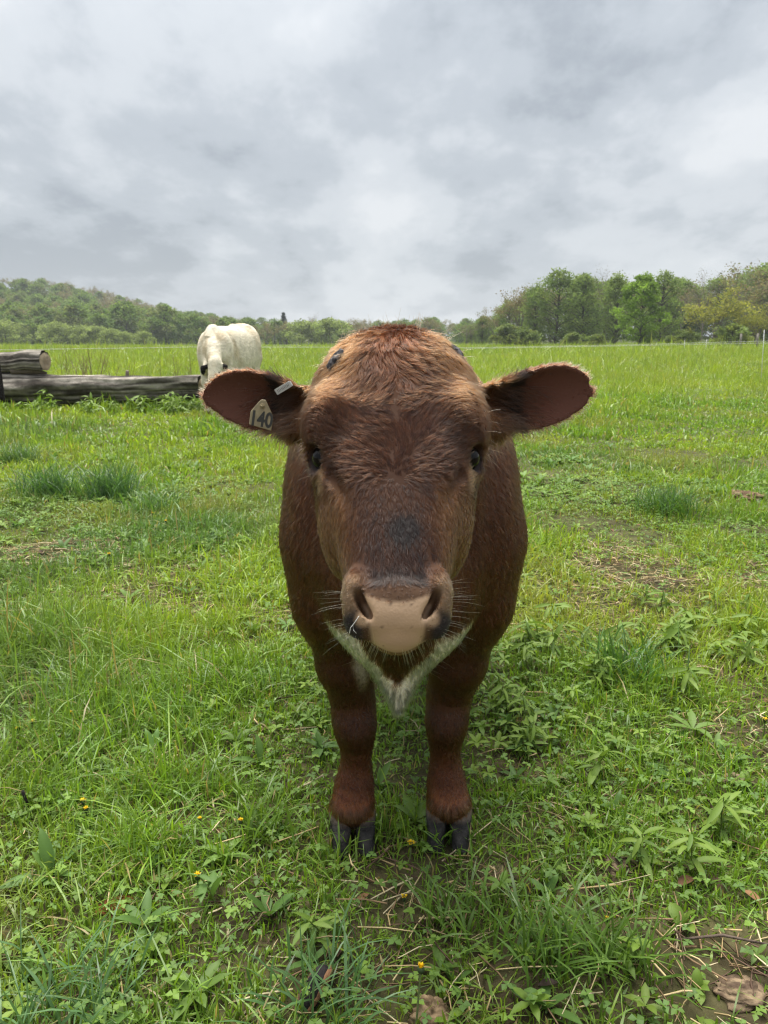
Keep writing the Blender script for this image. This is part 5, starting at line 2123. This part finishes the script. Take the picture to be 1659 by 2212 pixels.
o = mb.build("dead_stems", M_DRY)
tag(o, "tall brown dead weed stems standing behind the log", kind="stuff")

# ------------------------------------------------------------------ single plants in the sward
def weed_proto(seed, height, n_leaf, leaf_l, wide, cols, lean=.1):
    """an upright stem with lance-shaped leaves up it"""
    r = np.random.default_rng(seed)
    root = empty("leafy_weed", (0, 0, 0))
    q = np.linspace(0, 1, 6)
    st = np.stack([lean * height * q ** 2, 0 * q, height * q - .02], 1)
    mb = MB()
    mb.tube(st, np.linspace(.0030, .0014, 6), 6, (.15, .20, .05), cap=False)
    mb.build("stem", M_LEAF, root)
    lm = []
    for k in range(3):
        V, T, C = leaflets(np.zeros((1, 3)), np.zeros(1), np.array([.35 - .25 * k]), np.array([leaf_l * (1 - .18 * k)]), np.array([cols[k % len(cols)]]), wide, 6)
        lm.append(mesh_np("leaf", V, T, C, True))
    for k in range(n_leaf):
        f = .30 + .70 * ((k + .5) / n_leaf) ** .8
        o = obj("leaf", lm[int(r.integers(0, 3))], M_LEAF, root)
        o.location = (lean * height * f ** 2, 0, height * f - .02)
        o.rotation_euler = (r.normal(0, .3), r.normal(0, .35), k * 2.399 + r.normal(0, .35))
        o.scale = [1.10 - .35 * f + .15 * r.random()] * 3
    return root


def rosette_proto(seed, n_leaf, leaf_l, wide, cols, pitch):
    r = np.random.default_rng(seed)
    root = empty("leafy_weed", (0, 0, 0))
    lm = []
    for k in range(2):
        V, T, C = leaflets(np.zeros((1, 3)), np.zeros(1), np.array([pitch]), np.array([leaf_l * (1 - .25 * k)]), np.array([cols[k % len(cols)]]), wide, 6)
        lm.append(mesh_np("leaf", V, T, C, True))
    for k in range(n_leaf):
        o = obj("leaf", lm[k % 2], M_LEAF, root)
        o.location = (0, 0, .005)
        o.rotation_euler = (r.normal(0, .12), r.normal(0, .22), k * 2 * np.pi / n_leaf + r.normal(0, .2))
        o.scale = [r.uniform(.75, 1.15)] * 3
    return root


LC = [(.130, .205, .032), (.155, .230, .038), (.105, .175, .032)]
LD = [(.090, .165, .036), (.110, .190, .040)]
W = [weed_proto(1, .11, 14, .085, .23, LC, .2), weed_proto(2, .14, 18, .095, .20, LC, .15), weed_proto(3, .09, 10, .070, .30, LD, .35),
     rosette_proto(4, 9, .105, .22, LD, .75), rosette_proto(5, 6, .075, .40, LC, .85)]
used_w = [False] * len(W)


def put_weed(kind, X, Y, s_, label, group="separate leafy weeds in the near grass", rz=None):
    p_ = at_ground(X, Y)
    for _ in range(2):
        p_ = at_ground(X, Y, float(ground_h(p_[0], p_[1])))
    o = W[kind] if not used_w[kind] else copy_tree(W[kind])
    used_w[kind] = True
    o.location = p_
    o.rotation_euler = (random.gauss(0, .14), random.gauss(0, .14), random.uniform(0, 6.28) if rz is None else rz)
    o.scale = (s_, s_, s_ * random.uniform(.75, 1.15))
    tag(o, label, "weed", group)
    return o


for args in ((3, 112, 1895, 1.15, "weed with long narrow arching leaves at the left, below the black stick"),
             (4, 320, 2065, .95, "low three-leaved weed in the grass of the lower left"),
             (3, 560, 1650, .95, "long-leaved weed left of the bull's left-hand leg"),
             (0, 1270, 1690, 1.05, "broad pointed-leaf weed right of the bull's right-hand hoof"),
             (4, 1430, 1765, 1.1, "weed with bright pale leaves at the right below the leafy patch"),
             (1, 1490, 1890, 1.0, "tall upright lance-leaved weed right of centre in the lower right"),
             (1, 1560, 1810, 1.05, "tall lance-leaved weed near the right edge above the straw patch"),
             (4, 1480, 2010, 1.1, "broad strap-leaved weed at the upper edge of the straw patch"),
             (0, 1380, 1870, .9, "small pointed-leaf weed between the hoof and the straw patch"),
             (3, 1180, 2185, .85, "dandelion-like rosette of toothed leaves at the bottom edge"),
             (3, 980, 2130, .65, "rosette of leaves beside the tall dandelion bud"),
             (4, 1510, 2140, .8, "small leafy weed growing out of the straw patch"),
             (0, 700, 2030, .9, "small weed above the charred wood at the bottom"),
             (2, 470, 1960, 1.0, "small leafy weed right of the orange dead leaves at lower left"),
             (3, 815, 1700, .75, "narrow-leaved weed between the bull's front legs"),
             (4, 1610, 1700, 1.0, "leafy weed at the right edge beside the fine bedstraw")):
    put_weed(*args)
r_ = np.random.default_rng(9)
for k in range(34):                      # the patch of lance-leaved weeds right of the bull
    X, Y = r_.uniform(1130, 1650), r_.normal(1400, 48)
    put_weed(int(r_.integers(0, 2)), X, Y, r_.uniform(.75, 1.25), "lance-leaved green weed in the dense patch right of the bull", "lance-leaved weeds in the patch right of the bull")
for k in range(14):
    X, Y = r_.uniform(1060, 1200), r_.uniform(1470, 1640)
    put_weed(int(r_.integers(0, 3)), X, Y, r_.uniform(.6, .95), "small leafy weed close beside the bull's right-hand foreleg", "small weeds beside the bull's right-hand foreleg")
for k in range(44):
    X = r_.uniform(170, 430) if k < 32 else r_.uniform(0, 170)
    put_weed(int(r_.integers(0, 2)), X, r_.uniform(884, 897), r_.uniform(1.5, 2.9), "leafy green weed growing along the front of the log", "weeds along the front of the log")


def tussock(X, Y, n, h, spread, c, label, name="grass_tussock"):
    p_ = at_ground(X, Y)
    x = rng.normal(0, spread, n)
    y = rng.normal(0, spread, n)
    g = float(ground_h(p_[0], p_[1]))
    colr = np.array(c) * rng.uniform(.7, 1.3, (n, 1))
    P, T, C = blades(x, y, h * rng.uniform(.5, 1.15, n), .006 * rng.uniform(.6, 1.3, n), colr, rng.uniform(.15, 1.0, n), 4, z0=np.zeros(n) - .01)
    o = obj(name, mesh_np(name, P, T, C, True), M_GRASS)
    o.location = (p_[0], p_[1], g)
    tag(o, label, "grass tussock", "longer tussocks in the pasture")


tussock(105, 1075, 420, .34, .10, (.055, .125, .036), "dark green grass tussock at the left edge of the field's middle")
tussock(240, 1075, 460, .36, .10, (.055, .125, .036), "tallest dark tussock at the left, below the log")
tussock(330, 1110, 300, .26, .10, (.075, .155, .034), "lighter tussock just right of the tallest dark tussock")
tussock(40, 1000, 420, .30, .11, (.080, .150, .050), "blue-green tussock at the far left edge")
tussock(1440, 1110, 460, .24, .12, (.060, .130, .030), "dark round tussock in the right half of the field")
tussock(120, 1400, 260, .20, .07, (.115, .200, .030), "bright clump of long blades at the left, in front of the bull")
tussock(1360, 1470, 200, .22, .08, (.070, .150, .034), "dense dark clump at the base of the leafy patch at the right")
tussock(1180, 2080, 110, .19, .035, (.100, .185, .034), "tall loose clump of blades right of centre at the bottom", "grass_clump")
tussock(1330, 2090, 110, .18, .04, (.110, .195, .034), "tall clump of blades left of the straw patch at the bottom", "grass_clump")
tussock(1000, 2000, 130, .13, .05, (.110, .195, .032), "fine short clump of blades below the bull's right-hand hoof", "grass_clump")
tussock(700, 2180, 90, .17, .05, (.085, .170, .060), "blue-green long-bladed clump at the bottom edge left of centre", "grass_clump")
tussock(150, 2190, 150, .16, .07, (.085, .165, .065), "bluish wet clump of wide blades in the bottom left corner", "grass_clump")
tussock(560, 1800, 80, .16, .035, (.120, .205, .032), "tall yellow-green clump left of the bull's left-hand hoof", "grass_clump")
tussock(735, 1838, 40, .12, .035, (.110, .190, .032), "few tall blades standing right before the bull's left-hand hoof", "grass_clump")
tussock(985, 1822, 36, .11, .035, (.110, .210, .032), "few blades growing over the toes beside the right-hand hoof", "grass_clump")

# ------------------------------------------------------------------ dandelions
M_PETAL = attr_mat("dandelion_yellow", rough=.6, spec=.2, translucent=.25)


def dandelion(X, Y, stem_h, r_f, open_, label):
    p_ = at_ground(X, Y)
    for _ in range(3):
        p_ = at_ground(X, Y, float(ground_h(p_[0], p_[1])) + stem_h)
    g = float(ground_h(p_[0], p_[1]))
    root = empty("dandelion", (p_[0], p_[1], g))
    tag(root, label, "dandelion", "yellow dandelions in the grass")
    lean = np.array([random.uniform(-.1, .1), random.uniform(-.1, .1)]) * stem_h
    mb = MB()
    mb.tube([(-lean[0], -lean[1], -.01), (-lean[0] * .4, -lean[1] * .4, stem_h * .6), (0, 0, stem_h)], [.0022, .002, .0019], 6, (.17, .21, .08), cap=False)
    mb.build("stem", M_LEAF, root)
    mb = MB()
    mb.tube([(0, 0, stem_h - .004), (0, 0, stem_h + .002), (0, 0, stem_h + .009)], [.003, r_f * .50, r_f * .42], 8, (.05, .08, .03))
    mb.build("sepals", M_LEAF, root)
    n = 46
    f = rng.random(n) ** .6
    yaw = rng.uniform(0, 2 * np.pi, n)
    P, T, C = leaflets(np.tile([0, 0, stem_h + .006], (n, 1)) + np.stack([np.cos(yaw), np.sin(yaw), 0 * yaw], 1) * (r_f * .2 * f)[:, None], yaw, 1.45 - open_ * f * 1.2, np.full(n, r_f) * rng.uniform(.8, 1.1, n),
                       np.array([.80, .56, .02]) * rng.uniform(.8, 1.1, (n, 1)), .22, 3)
    o = obj("petals", mesh_np("petals", P, T, C, True), M_PETAL)
    o.parent = root


for args in ((888, 1826, .035, .011, .8, "open dandelion on the bare soil between and below the bull's hooves"),
             (427, 1898, .05, .013, .35, "half-closed dandelion in the lower left above the clover"),
             (909, 2098, .13, .014, .15, "tall closed dandelion on a long stem at the bottom centre"),
             (873, 1943, .03, .010, .5, "small dandelion below the bull, above the tall closed one"),
             (180, 1735, .05, .011, .45, "upper of two dandelions by the black stick at the left"),
             (186, 1752, .04, .010, .4, "lower of two dandelions by the black stick at the left"),
             (70, 1563, .05, .011, .6, "dandelion at the left beside the brown dung lump"),
             (40, 1577, .05, .010, .6, "leftmost dandelion near the left edge"),
             (152, 1543, .05, .009, .5, "small dandelion just left above the brown dung lump"),
             (432, 1774, .04, .009, .4, "small dandelion half hidden in grass left of the bull's hooves"),
             (520, 1778, .05, .010, .4, "dandelion nearest the bull's left-hand hoof"),
             (330, 1110, .07, .013, .8, "dandelion beside the tall dark tussock at the left"),
             (236, 1199, .07, .012, .8, "dandelion in mid field below the tall tussock"),
             (358, 1127, .07, .012, .8, "rightmost dandelion of the mid field at the left"),
             (1652, 1558, .05, .010, .7, "dandelion close to the right edge"),
             (1310, 1990, .03, .008, .5, "tiny dandelion in the straw at the lower right")):
    dandelion(*args)

# ------------------------------------------------------------------ dung, sticks, charred wood
def lump(X, Y, sx, sy, sz, c0, c1, name, label, cat, seed, rz=0.0, mat=None):
    p_ = at_ground(X, Y)
    p_ = at_ground(X, Y, float(ground_h(p_[0], p_[1])))
    th, ph = np.meshgrid(np.linspace(0, np.pi, 30), np.linspace(0, 2 * np.pi, 28, endpoint=False), indexing='ij')
    v_ = np.stack([np.sin(th) * np.cos(ph), np.sin(th) * np.sin(ph), np.cos(th)], -1).reshape(-1, 3)
    k = 1 + .55 * (fbm(v_[:, 0] + seed, v_[:, 1], v_[:, 2], 2.2, 4) - .5) * 2 + .55 * (fbm(v_[:, 0] + seed, v_[:, 1], v_[:, 2] + 5, 6.5, 2) - .5)
    cc = lerp(np.array(c0), np.array(c1), sstep(.35, .68, fbm(v_[:, 0] + seed, v_[:, 1], v_[:, 2], 4, 3)))
    v_ = v_ * k[:, None] * np.array([sx, sy, sz])
    i = (np.arange(29)[:, None] * 28 + np.arange(28)[None])
    j = (np.arange(29)[:, None] * 28 + (np.arange(28)[None] + 1) % 28)
    q = np.stack([i, i + 28, j + 28, j], -1).reshape(-1, 4)
    o = obj(name, mesh_np(name, v_, None, cc, True, quads=q), mat or M_SOIL)
    o.location = p_ + np.array([0, 0, sz * .10])
    o.rotation_euler = (0, 0, rz)
    tag(o, label, cat)
    return o


lump(203, 1515, .055, .05, .032, (.075, .045, .028), (.19, .12, .075), "dung", "brown crumbling dung lump in the grass at the left", "dung", 1.1)
lump(288, 1520, .035, .03, .02, (.075, .045, .028), (.17, .11, .07), "dung", "smaller dung lump right of the larger brown one at the left", "dung", 5.3)
lump(255, 1428, .06, .05, .022, (.06, .035, .022), (.14, .085, .05), "dung", "flat dark dung patch further back at the left", "dung", 2.3)
lump(405, 1388, .05, .05, .02, (.06, .035, .022), (.15, .09, .06), "dung", "flat dung patch left of the bull's shoulder", "dung", 8.3)
lump(1612, 1080, .13, .11, .06, (.08, .05, .03), (.22, .15, .09), "dung", "brown dung pile in the mid field at the right edge", "dung", 3.7)
lump(1335, 1870, .04, .03, .016, (.07, .05, .033), (.18, .13, .085), "clod", "crumbly pale soil clod in the grass right of the hooves", "clod", 9.7)
lump(930, 2205, .038, .03, .036, (.10, .065, .035), (.27, .19, .11), "clod", "pale brown crumbly clod cut by the bottom edge", "clod", 4.9)
lump(1600, 2150, .05, .035, .018, (.09, .06, .04), (.22, .16, .10), "clod", "pale clod in the straw patch at the bottom right", "clod", 6.1)
lump(1590, 1690, .04, .03, .016, (.08, .058, .04), (.20, .15, .10), "clod", "pale clod near the right edge under the bedstraw", "clod", 7.7)
lump(250, 1960, .040, .035, .012, (.12, .045, .016), (.24, .095, .032), "fungus", "rusty orange rotten patch under leaves at the lower left", "fungus", 7.1)


def stick(name, pts, rad, colr, label, cat="stick", seg=8):
    o = MB().tube(np.array(pts) - np.array(pts[0]), rad, seg, colr).build(name, M_LOG)
    o.location = pts[0]
    tag(o, label, cat)


def gp_(X, Y, z):
    p_ = at_ground(X, Y)
    p_ = at_ground(X, Y, float(ground_h(p_[0], p_[1])) + z)
    return p_


stick("stick", [gp_(62, 1760, 0), gp_(60, 1760, 0) + np.array([0, 0, .035]), gp_(58, 1760, 0) + np.array([-.004, 0, .07])], [.0055, .005, .004], (.018, .015, .014), "short black burnt stick standing upright at the left")
stick("stick", [gp_(636, 1705, .01), gp_(672, 1690, .018), gp_(702, 1672, .03)], [.0022, .0030, .0024], (.52, .44, .28), "pale dry stick lying left of the bull's left-hand foreleg")
stick("stick", [gp_(905, 1984, .012), gp_(950, 1982, .016), gp_(990, 1983, .012)], [.0022, .0026, .002], (.50, .40, .22), "pale straw stalk lying below the bull's right-hand hoof")
stick("stick", [gp_(955, 1860, .01), gp_(1080, 1760, .03)], [.0018, .0012], (.40, .32, .20), "long thin dry stalk slanting right of the bull's right-hand hoof")
stick("stick", [gp_(1460, 2030, .02), gp_(1560, 2020, .03), gp_(1659, 2040, .02)], [.0024, .003, .0022], (.12, .09, .07), "dark twig lying across the straw patch at the bottom right")
p0, p1 = gp_(648, 2190, .0), gp_(700, 2085, .01)
mb = MB()
q = np.linspace(0, 1, 9)
pts = p0 + (p1 - p0) * q[:, None] + np.stack([.012 * np.sin(q * 3), 0 * q, .018 * np.sin(q * np.pi)], 1)
mb.tube(pts - p0, np.array([.010, .017, .021, .020, .018, .017, .014, .010, .005]), 10, (.028, .024, .024))
wd_ = empty("charred_wood", p0)
tag(wd_, "charred dark piece of wood with a brown torn side at the bottom centre", "wood")
mb.build("core", M_LOG, wd_)
mb = MB()
mb.tube(pts - p0 + np.array([.014, -.004, .006]), np.array([.004, .007, .009, .008, .008, .007, .006, .004, .002]), 6, (.20, .105, .055))
mb.build("torn_bark", M_LOG, wd_)
mb = MB()
mb.tube(pts - p0 + np.array([-.016, -.002, .004]), np.array([.003, .006, .007, .007, .006, .006, .005, .004, .002]), 6, (.13, .075, .045))
mb.build("torn_bark", M_LOG, wd_)

# ------------------------------------------------------------------ damp air
M_HAZE = bpy.data.materials.new("damp_air")
M_HAZE.use_nodes = True
t = M_HAZE.node_tree
t.nodes.clear()
out = t.nodes.new("ShaderNodeOutputMaterial")
pv = t.nodes.new("ShaderNodeVolumePrincipled")
pv.inputs["Color"].default_value = (.86, .90, .95, 1)
pv.inputs["Density"].default_value = 0.00034
pv.inputs["Anisotropy"].default_value = 0.2
link(t, pv.outputs[0], out.inputs["Volume"])
hx, y0, y1, z0, z1 = 520.0, -60.0, 760.0, -9.0, 46.0
V = np.array([[x_, y_, z_] for z_ in (z0, z1) for y_ in (y0, y1) for x_ in (-hx, hx)])
Q = np.array([[0, 2, 3, 1], [4, 5, 7, 6], [0, 1, 5, 4], [2, 6, 7, 3], [0, 4, 6, 2], [1, 3, 7, 5]])
hz = obj("haze", mesh_np("haze", V, None, None, False, quads=Q), M_HAZE)
tag(hz, "thin damp air softening the far trees", kind="stuff")
